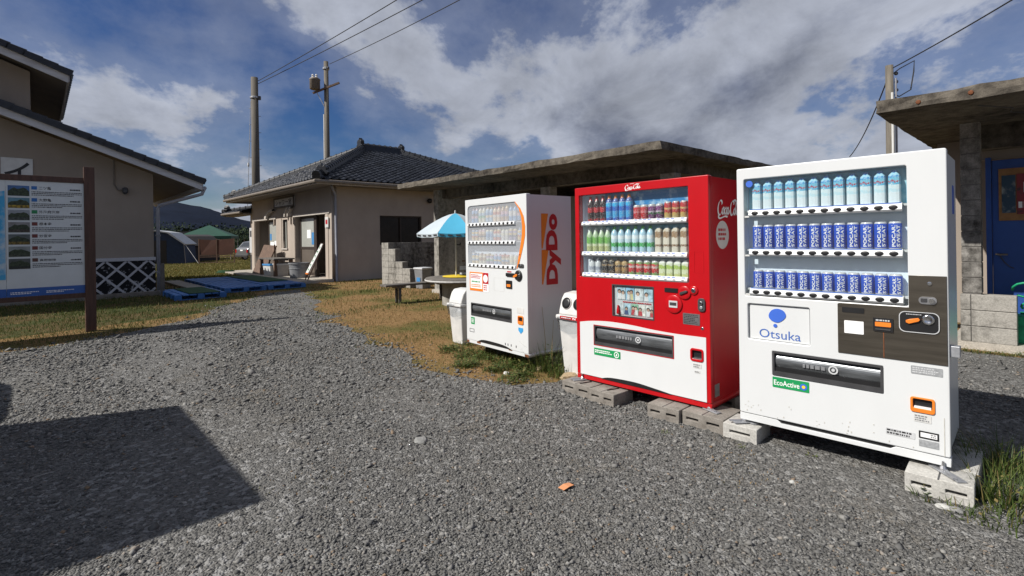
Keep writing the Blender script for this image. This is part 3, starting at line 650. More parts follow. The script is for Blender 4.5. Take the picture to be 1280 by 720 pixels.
def ornament(p, d, parent, mat, s=.34):
    p = Vector(p); mb = MB(); pr = [(-.55, -.2), (.55, -.2), (.7, .05), (.45, .2), (.5, .5), (.3, .75), (.15, .6), (0, .95), (-.15, .6), (-.3, .75), (-.5, .5), (-.45, .2), (-.7, .05)]
    mb.prism([(a*s, b*s) for a, b in pr], -.09, .09); o = mb.build('ridge_end_ornament', mat, parent, bevel=.012)
    o.location = p; o.rotation_euler = (0, 0, math.atan2(d[1], d[0])+PI/2); return o

# ================================================================== SHOWER HOUSE
SP = ground(415.6, 352.2)
S = empty('shower_house', SP, ANG, 'beige shower house with dark tiled hip roof and open doorways', 'building')
holes = [rrect(-8.82, -5.80, .115, 2.47, 0), rrect(-5.0, -4.44, 1.2, 2.43, 0), rrect(-5.04, -4.35, .66, .80, 0), rrect(-3.55, -.57, .115, 2.49, 0)]
plate('front_wall', rrect(-9.3, 0, -.05, 3.62, 0), holes, 0, .2, M['plaster'], S)
o = plate('side_wall', rrect(.2, 10.0, -.05, 3.62, 0), [rrect(1.93, 3.84, 1.30, 2.44, 0)], -.2, 0, M['plaster'], S); o.rotation_euler = (0, 0, PI/2); o.location = (-.2, 0, 0)
box('back_wall', M['plaster'], S, -9.3, -.2, 9.8, 9.99, -.05, 3.62); box('left_wall', M['plaster'], S, -9.3, -9.1, .2, 9.8, -.05, 3.62)
# recesses behind the doorways
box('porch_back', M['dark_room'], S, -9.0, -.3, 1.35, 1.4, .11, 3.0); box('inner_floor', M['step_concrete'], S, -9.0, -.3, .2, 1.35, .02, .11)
box('partition', M['plaster'], S, -5.8, -3.55, .2, 1.3, .11, 2.9)
M['poster_blue'] = pm('poster_blue', (.05, .22, .48), .5, var=.2, scale=20)
def slide_door(x0, x1, y, zb, zs, zt_, paper):
    d = plate('sliding_door', rrect(x0, x1, zb, zt_, 0), [rrect(x0+.08, x1-.08, zs, zt_-.08, 0), rrect(x0+.08, x1-.08, zb+.12, zs-.09, 0)], y, y+.05, M['dark_brown'], S)
    box('pane', M['frosted'], d, x0+.08, x1-.08, y+.02, y+.03, zs, zt_-.08); box('lower_panel', M['panel_brown'], d, x0+.08, x1-.08, y+.02, y+.035, zb+.12, zs-.09)
    for (px, pz, w, h, c) in paper: box('notice', M[c], d, px, px+w, y+.012, y+.018, pz, pz+h)
slide_door(-7.34, -5.84, .16, .12, 1.22, 2.46, [(-7.2, 1.55, .22, .3, 'poster_blue'), (-7.15, 1.27, .5, .2, 'white_print'), (-6.6, 1.3, .3, .22, 'white_print')])
slide_door(-3.42, -1.95, .16, .12, 1.26, 2.48, [(-2.75, 1.6, .38, .34, 'white_print'), (-2.28, 1.35, .22, .48, 'poster_blue')])
box('door_edge', M['dark_brown'], S, -1.92, -1.72, .14, .24, .12, 2.48); box('curtain', M['tarp_brown'], S, -1.42, -1.17, .5, .56, .12, 2.46)
box('slit_pane', M['frosted'], S, -5.0, -4.44, .10, .12, 1.2, 2.43); box('slit_sill', M['trim_white'], S, -5.06, -4.38, -.05, .1, 1.14, 1.2)
MB().box(-5.0, -4.97, .06, .1, 1.2, 2.43).box(-4.74, -4.70, .06, .1, 1.2, 2.43).box(-4.47, -4.44, .06, .1, 1.2, 2.43).build('slit_frame', M['dark_brown'], S)
box('vent_back', M['black'], S, -5.04, -4.35, .12, .14, .66, .80)
for x0, x1 in ((-9.22, -5.82), (-3.72, -.15)): box('lintel', M['trim_white'], S, x0, x1, -.035, -.002, 2.492, 2.585)
for x0, x1, h in ((-9.27, -8.86, .03), (-5.78, -5.12, .02), (-3.86, -3.57, .02), (-.5, -.28, .02)): box('pilaster', M['plaster'], S, x0, x1, -h, -.001, .1, 2.488)
box('number_plate', M['white_dull'], S, -.44, -.16, -.06, -.04, 1.98, 2.36); box('number_mark', M['red_brand'], S, -.38, -.22, -.064, -.061, 2.10, 2.26)
# arcs of light on the wall, put into shape as added pale strips
for x0, w in ((-6.95, 1.05), (-4.42, .5), (-4.05, .42)):
    mb = MB(); n = 8
    vs = []; 
    for y in (-.16, .01):
        for rr in (1.0, .80):
            for k in range(n+1):
                t = PI-PI/2*k/n; vs.append((x0+w+w*math.cos(t)*rr, y, 2.53+.40*math.sin(t)*rr))
    q = n+1
    fs = [(j, j+1, q+j+1, q+j) for j in range(n)]+[(2*q+j, 3*q+j, 3*q+j+1, 2*q+j+1) for j in range(n)]+[(j, 2*q+j, 2*q+j+1, j+1) for j in range(n)]+[(q+j, q+j+1, 3*q+j+1, 3*q+j) for j in range(n)]
    mb.add(vs, fs).build('lit_arc', M['trim_white'], S)
    box('lit_arc_stem', M['plaster'], S, x0+w-.03, x0+w+.05, -.08, -.002, 2.20, 2.48)
# name board
nb = box('name_board', M['light_grey'], S, -5.92, -3.56, -.05, -.003, 2.97, 3.38)
plate('board_frame', rrect(-5.95, -3.53, 2.94, 3.41, 0), [rrect(-5.86, -3.62, 3.02, 3.33, 0)], -.065, -.045, M['dark_brown'], nb)
text('lettering', 'シャワー室', xz(-5.72, -3.76, 3.05, 3.30, -.054), M['ink'], nb, .015)
# side window with dark sliding sashes, rain pipe, lamp
wn = box('side_window', M['window_dark'], S, -.14, -.12, 1.93, 3.84, 1.30, 2.44)
mb = MB()
for y in (1.93, 2.85, 3.78): mb.box(-.12, -.06, y, y+.06, 1.30, 2.44)
for z in (1.30, 2.38): mb.box(-.12, -.06, 1.93, 3.84, z, z+.06)
mb.build('frame', M['dark_brown'], wn); box('curtain', M['wood_brown'], wn, -.155, -.142, 1.95, 2.7, 1.32, 2.42)
MB().tube([(.38, -.15, 3.47), (.38, -.12, 3.38), (.09, .12, 3.16), (.07, .13, 3.0), (.07, .13, .04), (.13, .13, .0)], .045, 8).build('rain_pipe', M['pipe_grey'], S, True)
MB().lathe([(.02, -.12), (.09, -.08), (.11, 0), (.08, .07), (.02, .09)], 12, (.12, 4.17, 3.1)).build('wall_lamp', M['black'], S, True)
# eaves, gutters and roof
EX0, EX1, EY0, EY1, EZ = -10.3, .9, -.9, 10.6, 3.56; RX, RY0, RY1, RZ = -4.72, 3.7, 5.6, 5.80
box('soffit', M['soffit'], S, EX0+.06, EX1-.06, EY0+.06, EY1-.06, 3.47, 3.53)
for n_, a in (('fascia', (EX0, EX1, EY0, EY0+.05, 3.43, 3.585)), ('fascia', (EX1-.05, EX1, EY0+.052, EY1-.052, 3.43, 3.585)), ('fascia', (EX0, EX1, EY1-.05, EY1, 3.43, 3.585)), ('fascia', (EX0, EX0+.05, EY0+.052, EY1-.052, 3.43, 3.585))): box(n_, M['trim_white'], S, *a)
MB().tube([(EX0-.02, EY0-.07, 3.545), (EX1+.07, EY0-.07, 3.52), (EX1+.07, EY1, 3.545)], .062, 8).build('gutter', M['gutter'], S)
c4 = [(EX0, EY0, EZ+.03), (EX1, EY0, EZ+.03), (EX1, EY1, EZ+.03), (EX0, EY1, EZ+.03), (RX, RY0, RZ), (RX, RY1, RZ)]
rf = MB().add(c4, [(0, 1, 4), (1, 2, 5, 4), (2, 3, 5), (3, 0, 4, 5), (3, 2, 1, 0)]).build('roof', M['ridge_tile'], S)
def slope(a, b, c, d=None):
    A, B_, C_ = Vector(c4[a]), Vector(c4[b]), Vector(c4[c]); U = (B_-A).normalized(); n = U.cross(C_-A).normalized(); Wv = n.cross(U).normalized()
    P = [A, B_, C_]+([Vector(c4[d])] if d is not None else []); tile_field('tiles', A+n*.01, U, Wv, [((p-A).dot(U), (p-A).dot(Wv)) for p in P], rf, M['roof_tile'])
slope(0, 1, 4); slope(1, 2, 5, 4)
ridge('hip_cap', c4[1], c4[4], rf, M['ridge_tile']); ridge('hip_cap', c4[0], c4[4], rf, M['ridge_tile']); ridge('hip_cap', c4[2], c4[5], rf, M['ridge_tile']); ridge('ridge_cap', (RX, RY0-.1, RZ), (RX, RY1+.1, RZ), rf, M['ridge_tile'], .15, .22)
ornament((EX1-.35, EY0+.35, EZ+.30), (1, -1), rf, M['ridge_tile'], .36); ornament((EX0+.3, EY0+.3, EZ+.25), (-1, -1), rf, M['ridge_tile'], .3)
ornament((RX, RY0-.15, RZ+.18), (0, -1), rf, M['ridge_tile'], .42); ornament((RX, RY1+.15, RZ+.15), (0, 1), rf, M['ridge_tile'], .40)
# apron slab
ap = box('apron', M['step_concrete'], None, -9.7, .15, -1.35, -.005, -.05, .105, .01); ap.location = SP; ap.rotation_euler = (0, 0, ANG); ap['kind'] = 'structure'
# lower wing beyond it
Wg = empty('shower_wing', SP+AX*-9.3+BX*.25, ANG, 'low cream wing with dark door behind the shower house', 'building')
plate('front_wall', rrect(-1.12, -.01, -.05, 2.92, 0), [rrect(-1.02, -.68, .1, 2.1, 0)], 0, .2, M['trim_white'], Wg)
box('side_wall', M['trim_white'], Wg, -1.12, -.92, .201, 4, -.05, 2.92)
box('door', M['dark_brown'], Wg, -1.02, -.68, .08, .12, .1, 2.1); box('switch_box', M['light_grey'], Wg, -.60, -.12, -.2, -.002, .95, 2.2); box('meter', M['dark_grey'], Wg, -.48, -.28, -.212, -.201, 1.75, 2.05)
box('lower_box', M['dark_grey'], Wg, -.42, -.08, -.22, -.002, .1, .85)
wr = MB().add([(-3.4, -.7, 2.98), (-.02, -.7, 2.98), (-.02, 4, 2.98), (-3.4, 4, 2.98), (-1.5, 1.6, 3.40), (-.02, 1.6, 3.40)], [(0, 1, 5, 4), (1, 2, 5), (2, 3, 4, 5), (3, 0, 4), (3, 2, 1, 0)]).build('roof', M['ridge_tile'], Wg)
A = Vector((-3.4, -.7, 3.0)); U = Vector((1, 0, 0)); Wv = Vector((0, 2.3, .42)).normalized()
tile_field('tiles', A, U, Wv, [(0, 0), (3.38, 0), (3.38, 2.3), (1.9, 2.3)], wr, M['roof_tile'])
ridge('hip_cap', (-3.4, -.7, 2.98), (-1.5, 1.6, 3.40), wr, M['ridge_tile']); ornament((-3.2, -.55, 3.2), (-1, -1), wr, M['ridge_tile'], .3)
MB().tube([(-3.45, -.76, 2.97), (-.02, -.76, 2.94)], .055, 8).build('gutter', M['gutter'], Wg); box('soffit', M['soffit'], Wg, -3.35, -.02, -.65, -.002, 2.85, 2.93)

# ================================================================== LEFT HOUSE
LP = ground(193.3, 366.5)
H_ = empty('washroom_house', LP, ANG, 'beige house with lattice plinth and stepped tiled roofs', 'building')
SL = .379
RY_ = -7.2                                    # ridge line
def low(y): return 3.40+SL*(1.19-max(y, 2*RY_-y))
def upp(y): return 6.07+SL*(-1.87-max(y, 2*RY_-y))
def wallpoly(name, pts, x0, x1, mat): return MB().prism(pts, x0, x1, 'yz').build(name, mat, H_)
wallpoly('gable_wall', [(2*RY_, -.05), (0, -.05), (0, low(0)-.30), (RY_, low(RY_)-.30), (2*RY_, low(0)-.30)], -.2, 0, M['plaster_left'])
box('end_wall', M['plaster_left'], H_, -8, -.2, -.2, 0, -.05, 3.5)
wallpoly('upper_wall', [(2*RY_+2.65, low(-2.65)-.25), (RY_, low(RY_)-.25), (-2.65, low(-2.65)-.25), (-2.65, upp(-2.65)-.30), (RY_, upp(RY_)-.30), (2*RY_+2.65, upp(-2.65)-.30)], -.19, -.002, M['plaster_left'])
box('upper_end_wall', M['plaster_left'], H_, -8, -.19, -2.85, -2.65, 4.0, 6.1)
def roof_piece(f, y1, nm):
    y0 = RY_; yb_ = 2*RY_-y1
    def gab(d0, d1, e=0.0): return [(y1-e, f(y1-e)-d0), (y1-e, f(y1-e)-d1), (y0, f(y0)-d1), (yb_+e, f(yb_+e)-d1), (yb_+e, f(yb_+e)-d0), (y0, f(y0)-d0)]
    r = MB().prism(gab(.12, .06), -8.3, .66, 'yz').build(nm, M['ridge_tile'], H_)
    MB().prism(gab(.19, .123, .05), -8.3, .64, 'yz').build('soffit_boards', M['soffit'], r)
    MB().prism(gab(.33, .10, .04), .662, .70, 'yz').build('verge_board', M['fascia'], r)
    MB().prism([(y1-.05, f(y1)-.27), (y1-.01, f(y1)-.27), (y1-.01, f(y1)-.10), (y1-.05, f(y1)-.10)], -8.3, .66, 'yz').build('eave_board', M['fascia'], r)
    # verge tiles, one by one, each lapping the next
    n = int((y1-y0)/.30)
    me = None
    for i in range(n):
        yb = y1-.30*i
        if me is None:
            mb = MB(); mb.hexa([(.30, -.34, -.03), (.76, -.34, -.03), (.76, .02, -.03), (.30, .02, -.03), (.30, -.34, .015), (.76, -.34, .015), (.76, .02, .04), (.30, .02, .04)])
            mb.hexa([(.72, -.33, -.11), (.765, -.33, -.11), (.765, .015, -.11), (.72, .015, -.11), (.72, -.33, -.028), (.765, -.33, -.028), (.765, .015, -.028), (.72, .015, -.028)])
            mb.tube([(.60, -.34, .02), (.60, .02, .045)], .06, 8); me = mb.mesh('verge_tile', M['ridge_tile'])
        o = link('verge_tile', me, r, (0, yb+.03, f(yb)-.035), (-math.atan(SL), 0, 0))
    # eave tiles
    for i in range(22):
        xx = .42-.30*i
        link('eave_tile', eave_me, r, (xx, y1+.02, f(y1)-.05), (-math.atan(SL), 0, 0))
    A = Vector((.45, y1, f(y1)-.055)); tile_field('tiles', A, (-1, 0, 0), (0, -1, SL), [(0, .3), (8.4, .3), (8.4, 6), (0, 6)], r, M['roof_tile'], .3, .27)
    return r
mb = MB(); mb.box(-.15, .15, -.3, .03, -.03, .02); mb.tube([(-.1, -.3, .03), (-.1, .045, .03)], .055, 8); eave_me = mb.mesh('eave_tile', M['ridge_tile'])
roof_piece(low, 1.19, 'lower_roof'); roof_piece(upp, -1.87, 'upper_roof')
# gutter along the low eave, pipe swinging back to the wall corner
MB().tube([(.72, 1.20, 3.15), (-8, 1.20, 3.12)], .06, 8).build('gutter', M['pipe_grey'], H_)
MB().tube([(.62, 1.22, 3.16), (.60, 1.15, 2.97), (.5, 1.0, 2.92), (.12, .12, 2.62), (.06, .10, 2.5), (.06, .10, 0)], .05, 8).build('rain_pipe', M['pipe_grey'], H_, True)
for z in (.6, 1.7): box('pipe_clip', M['grey_plastic'], H_, .0, .12, .04, .16, z, z+.05)
# plinth with raised white lattice
M['namako'] = weathered('namako', (.012, .012, .014), (.34, .34, .35), s1=4.5, s2=11, amt=(.555, .585), bump=.2, streak=False, rough=.7)
M['lattice_white'] = weathered('lattice_white', (.50, .50, .52), (.10, .10, .10), s1=6, amt=(.58, .66), bump=.5, streak=False)
pl = box('plinth', M['namako'], H_, 0.001, .03, -7, .03, -.02, .985); box('plinth_cap', M['lattice_white'], H_, .001, .07, -7, .035, .988, 1.085, .008)
mel = None
for i in range(28):
    for s in (-1, 1):
        y0 = -6.9+.25+i*.5
        # strips at 45 degrees clipped to the plinth height
        pts = []
        y1, z1 = (y0, 0.0), None
        a = (y0, .0); b = (y0+s*.98, .98); lo, hi = -6.98, .02
        def clip(p, q):
            t0, t1 = 0.0, 1.0; d = q[0]-p[0]
            for lim, sg in ((lo, 1), (hi, -1)):
                f0 = sg*(p[0]-lim); f1 = sg*(q[0]-lim)
                if f0 < 0 and f1 < 0: return None
                if f0 < 0: t0 = max(t0, f0/(f0-f1))
                if f1 < 0: t1 = min(t1, f0/(f0-f1))
            if t1-t0 < .05: return None
            g = lambda t: (p[0]+d*t, p[1]+(q[1]-p[1])*t); return g(t0), g(t1)
        c = clip(a, b)
        if not c: continue
        (ya, za), (yb, zb) = c
        h0 = .032+.001*s
        MB().bar((h0, ya, za), (h0, yb, zb), .055, .03+.004*s, up=(1, 0, 0)).build('lattice_strip', M['lattice_white'], pl)
sg = box('letter_board', M['white_dull'], H_, .003, .03, -3.22, -2.62, 3.02, 3.76)
text('lettering', 'イ', lambda u, v: (.034, -3.16+.48*u, 3.10+.56*v), M['ink'], sg, .012)
MB().tube([(.03, -.92, low(-.92)-.32), (.03, -.92, 3.2), (.03, -.85, 3.05), (.06, -.72, 3.02)], .018, 6).build('conduit', M['gutter'], H_); MB().lathe([(.03, -.1), (.07, -.05), (.07, .06), (.03, .1)], 10, (.1, -.68, 3.02)).build('wall_lamp', M['dark_grey'], H_)
# low bed kerb along the wall
o = box('bed_kerb', M['block_grey'], None, .75, .87, -7, .3, -.05, .13, .01); o.location = LP; o.rotation_euler = (0, 0, ANG); tag(o, 'low dark concrete kerb along the foot of the lattice wall', 'kerb')
p = ground(203.5, 370); o = MB().bar((0, 0, -.1), (0, 0, .92), .09).build('wooden_stake', M['wood_grey'], None, bevel=.01); o.location = p; o.rotation_euler = (0, 0, .4); tag(o, 'short weathered wooden stake beside the rain pipe', 'stake')

# ================================================================== NOTICE BOARD
NP = ground(114, 414)
NB = empty('notice_board', NP, ANG+PI/2, 'brown framed sightseeing notice board with small photos on the lawn', 'notice board')
for x in (0, -3.5): box('post', M['wood_dark'], NB, x-.072, x+.072, -.07, .07, -.1, 2.81, .006)
box('top_rail', M['wood_dark'], NB, -3.43, -.072, -.045, .05, 2.525, 2.62, .004); box('bottom_rail', M['wood_dark'], NB, -3.43, -.072, -.045, .05, .59, .668, .004)
M['board_white'] = pm('board_white', (.62, .66, .66), .45, var=.03)
pn = box('panel', M['board_white'], NB, -1.02, -.073, -.03, .03, .669, 2.524); pn2 = box('panel', M['board_white'], NB, -3.427, -1.024, -.03, .03, .669, 2.524)
M['band_blue'] = pm('band_blue', (.022, .10, .36), .45, var=.05)
for x0, x1, par in ((-1.02, -.073, pn), (-3.427, -1.024, pn2)): box('blue_band', M['band_blue'], par, x0, x1, -.034, -.0305, .67, .803)
M['map_blue'] = pm('map_blue', (.62, .66, .66), .45, col2=(.05, .36, .62), scale=1.4, fac=(.42, .52))
box('map', M['map_blue'], pn2, -3.3, -1.03, -.034, -.0305, .95, 2.35)
heads = ['二ツ亀', '大野亀', '外海府海岸', '根本寺', '妙宣寺', '国分寺', '真野御陵']
pics = [((.05, .13, .30), (.03, .045, .02)), ((.10, .22, .28), (.28, .19, .02)), ((.30, .33, .36), (.05, .06, .05)), ((.22, .22, .22), (.05, .04, .03)), ((.10, .12, .12), (.16, .11, .02)), ((.25, .28, .27), (.04, .05, .03)), ((.07, .08, .08), (.02, .025, .02))]
ics = [(.03, .15, .42), (.03, .15, .42), (.02, .22, .08), (.14, .03, .025), (.14, .03, .025), (.14, .03, .025), (.10, .04, .03)]
for i in range(7):
    z1 = 2.445-i*.1945
    mt = pm('photo_print', pics[i][1], .4, col2=pics[i][0], scale=9, fac=(.4, .6), detail=8)
    ph = box('photo', pm('photo_sky', pics[i][0], .4, var=.2, scale=8), pn, -.995, -.745, -.0335, -.0305, z1-.165, z1)
    r3 = random.Random(40+i); rid = [(-.993, z1-.09)]+[(-.993+.248*k/7, z1-.085+.035*r3.random()+.03*math.sin(PI*k/7)) for k in range(1, 7)]+[(-.747, z1-.09)]
    plate('printed_hill', rid+[(-.747, z1-.12), (-.993, z1-.12)], [], -.0341, -.0336, pm('print_hill', (.03, .045, .022), .5, var=.6, scale=40), ph); plate('printed_foreground', rrect(-.993, -.747, z1-.163, z1-.118, 0), [], -.0343, -.0336, pm('print_front', pics[i][1], .5, var=.7, scale=35), ph)
    box('icon', pm('icon_print', ics[i], .5, var=.1), pn, -.722, -.655, -.0335, -.0305, z1-.055, z1)
    n_ = len(heads[i]); text('heading', heads[i], xz(-.635, -.635+.050*n_, z1-.052, z1-.002, -.0312), M['ink'], pn, .01)
    mb = MB()
    for (x0, x1, zz, h) in [(-.25, -.12, z1-.03, .022)]+[(-.72, -.10, z1-.085-k*.026, .012) for k in range(3)]:
        x = x0; xe = x1-(random.uniform(.05, .3) if h < .02 and zz < z1-.13 else 0)
        while x < xe:
            w = random.uniform(.008, .03); mb.box(x, min(x+w, xe), -.0322, -.0305, zz-h, zz); x += w+random.uniform(.003, .008)
    mb.build('small_print', M['ink'], pn)
mb = MB()
for x0 in (-.98, -.56):
    for k, zz in enumerate((.745, .722)):
        x = x0
        while x < x0+.32-.1*k:
            w = random.uniform(.01, .035); mb.box(x, x+w, -.0362, -.0342, zz-.012, zz); x += w+.007
mb.build('small_print', M['white_print'], pn)

# ================================================================== UTILITY POLES AND WIRES
def upole(x, ytop, D, r, mat, label, name='utility_pole'):
    t = at(x, ytop, D); g = empty(name, (t.x, D, 0), 0, label, 'utility pole')
    MB().tube([(0, 0, -.3), (0, 0, t.z)], [r*1.12, r*.88], 14).build('shaft', mat, g, True); return g, t
g1, t1 = upole(318, 97, 28, .205, M['pole_concrete'], 'thick concrete utility pole with step bolts behind the shower house')
for k in range(14):
    z = 3.4+k*.45; s = 1 if k % 2 else -1; MB().tube([(s*.15, 0, z), (s*.33, 0, z)], .014, 5).build('step_bolt', M['galv'], g1)
MB().tube([(-.5, 0, 3), (-.32, -.05, 6.4), (-.22, 0, 9.2)], .016, 5).build('stay_wire', M['galv'], g1); MB().lathe([(.04, 0), (.06, .1), (.04, .22)], 8, (-.38, -.03, 5.6)).build('stay_insulator', M['white_dull'], g1)
MB().lathe([(.2, 0), (.24, .03), (.24, .1), (.2, .13)], 12, (0, 0, 9.3)).build('band_clamp', M['galv'], g1); box('bracket', M['dark_grey'], g1, .15, .32, -.06, .06, 9.25, 9.45)
g2, t2 = upole(407.5, 77, 31, .15, M['pole_wood'], 'slim weathered utility pole carrying a transformer and crossarm')
z2 = t2.z
MB().tube([(-.16, .0, .2), (-.16, 0, z2-3.2)], .05, 8).build('conduit', M['white_dull'], g2)
MB().bar((-.75, -.18, z2-1.95), (.85, -.18, z2-1.35), .12, .1).build('crossarm', M['wood_brown'], g2); MB().bar((-.55, -.18, z2-1.85), (-.02, -.1, z2-2.9), .05).build('arm_brace', M['galv'], g2)
tr = MB().lathe([(.22, 0), (.3, .04), (.3, .55), (.32, .57), (.32, .63), (.2, .72)], 14, (-.62, -.2, z2-1.75)).build('transformer', M['gutter'], g2, True)
for dx in (-.12, .1): MB().lathe([(.05, 0), (.08, .05), (.05, .1), (.08, .15), (.04, .22)], 8, (-.62+dx, -.2, z2-1.04)).build('bushing', M['white_dull'], tr)
MB().lathe([(.17, 0), (.2, .02), (.2, .12), (.17, .14)], 10, (0, 0, z2-.5)).build('band_clamp', M['galv'], g2)
for x_, z_ in ((.3, -1.3), (.62, -1.2), (.2, -.2)): MB().lathe([(.03, 0), (.06, .03), (.06, .1), (.03, .14)], 8, (x_, -.18, z2+z_-.3)).build('insulator', M['dark_grey'], g2)
MB().tube([(-.3, .05, 3), (-.22, .05, 8)], .012, 5).build('stay_wire', M['galv'], g2)
g3, t3 = upole(1111.5, 82, 15.5, .115, M['pole_wood'], 'short weathered utility pole between the two concrete shelters')
z3 = t3.z
MB().tube([(-.02, -.135, .3), (-.02, -.135, z3-.85)], .035, 8).build('conduit', M['white_dull'], g3); MB().tube([(.15, -.05, .3), (.15, -.05, z3-.4)], .03, 8).build('conduit', M['pipe_grey'], g3)
MB().tube([(.11, 0, z3-.25), (.3, -.02, z3-.1), (.72, -.05, z3+.12), (.7, -.05, z3-.2), (.6, -.05, z3-.75), (.25, -.05, z3-.95), (.11, -.05, z3-.9)], .018, 6).build('service_loop', M['wire'], g3)
for z_ in (-.3, -.55, -.8): MB().lathe([(.02, 0), (.05, .02), (.05, .08), (.02, .1)], 8, (.19, -.02, z3+z_)).build('insulator', M['dark_grey'], g3)
def wire(p, q, sag, label, r=.017):
    p, q = Vector(p), Vector(q); pts = []
    for k in range(25):
        t = k/24; v = p.lerp(q, t); v.z -= sag*4*t*(1-t); pts.append(v)
    o = MB().tube(pts, r, 6).build('power_wire', M['wire'], None); tag(o, label, 'wire', 'overhead wires'); return o
def ext(p, q, k): return Vector(p)+(Vector(q)-Vector(p))*k
p1 = at(323, 101, 28); p1b = at(323, 104.5, 28)
wire(p1, ext(p1, at(489, 0, 19), 1.9), .12, 'upper overhead wire running from the thick concrete pole')
wire(p1b, ext(p1b, at(519, 0, 19), 1.9), .14, 'lower overhead wire running from the thick concrete pole')
p2_ = at(412, 80, 31); wire(p2_, ext(p2_, at(562, 0, 20), 1.9), .2, 'overhead wire running from the transformer pole')
p3_ = at(1114, 86, 15.5); wire(p3_, ext(p3_, at(1257, 0, 11), 1.8), .08, 'overhead wire rising from the short pole above the shelter', .016)
wire(p3_, at(1062, 196, 24), .3, 'slack wire dropping from the short pole behind the machines', .02)

# ================================================================== CONCRETE SHELTERS
def slab(name, parent, a0, a1, b0, b1, z0, z1, mat, seg=.22, rough=.009):
    """cast roof slab with chipped, uneven arrises"""
    bm = bmesh.new(); na = int((a1-a0)/seg); nb_ = int((b1-b0)/seg)
    top = [[bm.verts.new((a0+(a1-a0)*i/na, b0+(b1-b0)*j/nb_, z1)) for j in range(nb_+1)] for i in range(na+1)]
    midv = {}; bot = [[bm.verts.new((v.co.x, v.co.y, z0)) for v in r] for r in top]
    for i in range(na):
        for j in range(nb_):
            bm.faces.new((top[i][j], top[i+1][j], top[i+1][j+1], top[i][j+1])); bm.faces.new((bot[i][j], bot[i][j+1], bot[i+1][j+1], bot[i+1][j]))
    ring = [(i, 0) for i in range(na)]+[(na, j) for j in range(nb_)]+[(i, nb_) for i in range(na, 0, -1)]+[(0, j) for j in range(nb_, 0, -1)]
    mv = []
    for i, j in ring:
        t, b = top[i][j], bot[i][j]; mv.append(bm.verts.new((t.co.x, t.co.y, z0+(z1-z0)*.42)))
    n = len(ring)
    for k in range(n):
        i, j = ring[k]; i2, j2 = ring[(k+1) % n]
        bm.faces.new((mv[k], mv[(k+1) % n], top[i2][j2], top[i][j])); bm.faces.new((bot[i][j], bot[i2][j2], mv[(k+1) % n], mv[k]))
    for k, (i, j) in enumerate(ring):
        t, b = top[i][j], bot[i][j]
        for v, s in ((t, 1.6), (mv[k], .7), (b, 1.3)):
            cx, cy = (a0+a1)/2, (b0+b1)/2
            v.co.x -= math.copysign(abs(random.gauss(0, rough))*s*(1 if i in (0, na) else .2), v.co.x-cx); v.co.y -= math.copysign(abs(random.gauss(0, rough))*s*(1 if j in (0, nb_) else .2), v.co.y-cy); v.co.z += random.gauss(0, rough*.5)
    me = bpy.data.meshes.new(name); bm.to_mesh(me); bm.free(); me.materials.append(mat); return link(name, me, parent)
C1 = empty('concrete_shelter', (0, 0, 0), ANG, 'flat-roofed weathered concrete shelter behind the machines, beside the shower house', 'shelter')
M['rust'] = pm('rust', (.16, .055, .02), .9, var=.3, scale=20)
slab('roof_slab', C1, -12.25, -4.26, 7.2, 12.3, 2.86, 2.99, M['concrete'])
box('front_beam', M['concrete'], C1, -11.9, -4.7, 8.35, 8.6, 2.62, 2.86); box('end_beam', M['concrete'], C1, -4.95, -4.7, 8.6, 11.6, 2.62, 2.86)
box('floor', M['step_concrete'], C1, -12.0, -4.5, 8.1, 12.0, -.05, .09)
fw_ = box('wing_wall', M['block'], C1, -12.0, -11.78, 8.2, 10.6, .09, 2.86)
mb = MB(); random.seed(3)
for k in range(9):
    y = 8.45+random.random()*1.0; z = 1.3+random.random()*.9
    p0 = (-11.774, y, z); p1_ = (-11.774, y+random.uniform(-.15, .25), z+random.uniform(-.25, .25)); p2v = (-11.774, y+random.uniform(-.05, .3), z+random.uniform(-.3, .1)); mb.tube([p0, p1_, p2v], .012, 5)
mb.build('scrawl', M['ink'], fw_)
box('back_wall', M['concrete'], C1, -11.78, -4.7, 11.6, 11.8, .09, 2.86)
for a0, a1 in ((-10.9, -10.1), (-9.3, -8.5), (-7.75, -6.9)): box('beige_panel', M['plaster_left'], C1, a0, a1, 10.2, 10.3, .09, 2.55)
for a0, a1 in ((-10.1, -9.3), (-8.5, -7.75)): box('blue_shutter', M['blue_door'], C1, a0, a1, 10.35, 10.42, .09, 2.5)
for a in (-8.0, -4.98):
    for k in range(13): box('pillar_block', M['block'], C1, a, a+.29, 8.36, 8.59, .09+k*.195, .09+k*.195+.187, .006)
    box('pillar_core', M['mortar'], C1, a+.008, a+.282, 8.368, 8.582, .09, 2.62)
box('hanging_sign', M['white_dull'], C1, -6.9, -5.6, 9.1, 9.14, .5, 1.9)
# stepped wing wall of blocks
pA = ground(477.7, 356.5); aA, bA = ab(pA)
SW = empty('stepped_block_wall', pA, ANG, 'pale concrete block wall stepping down like stairs beside the shower house', 'wall')
for c, n in enumerate((7, 6, 4, 3)):
    for r in range(n): box('block', M['block'], SW, c*.43+.003, c*.43+.427, 0, .2, r*.2+.002, r*.2+.196, .007)
mb = MB()
for c, n in enumerate((7, 6, 4, 3)): mb.box(c*.43, c*.43+.43, .01, .19, -.1, n*.2-.006)
mb.build('mortar_core', M['mortar'], SW)
LW = empty('dark_screen_wall', W(aA+.30, bA+.21), ANG+PI/2, 'low dark block wall behind the stepped blocks, below the window', 'wall')
for r in range(7):
    for c in range(7):
        x0 = c*.4-(.2 if r % 2 else 0); box('block', M['block_pillar'], LW, max(0, x0)+.003, min(2.5, x0+.4)-.003, 0, .15, r*.2+.002, r*.2+.195, .005)
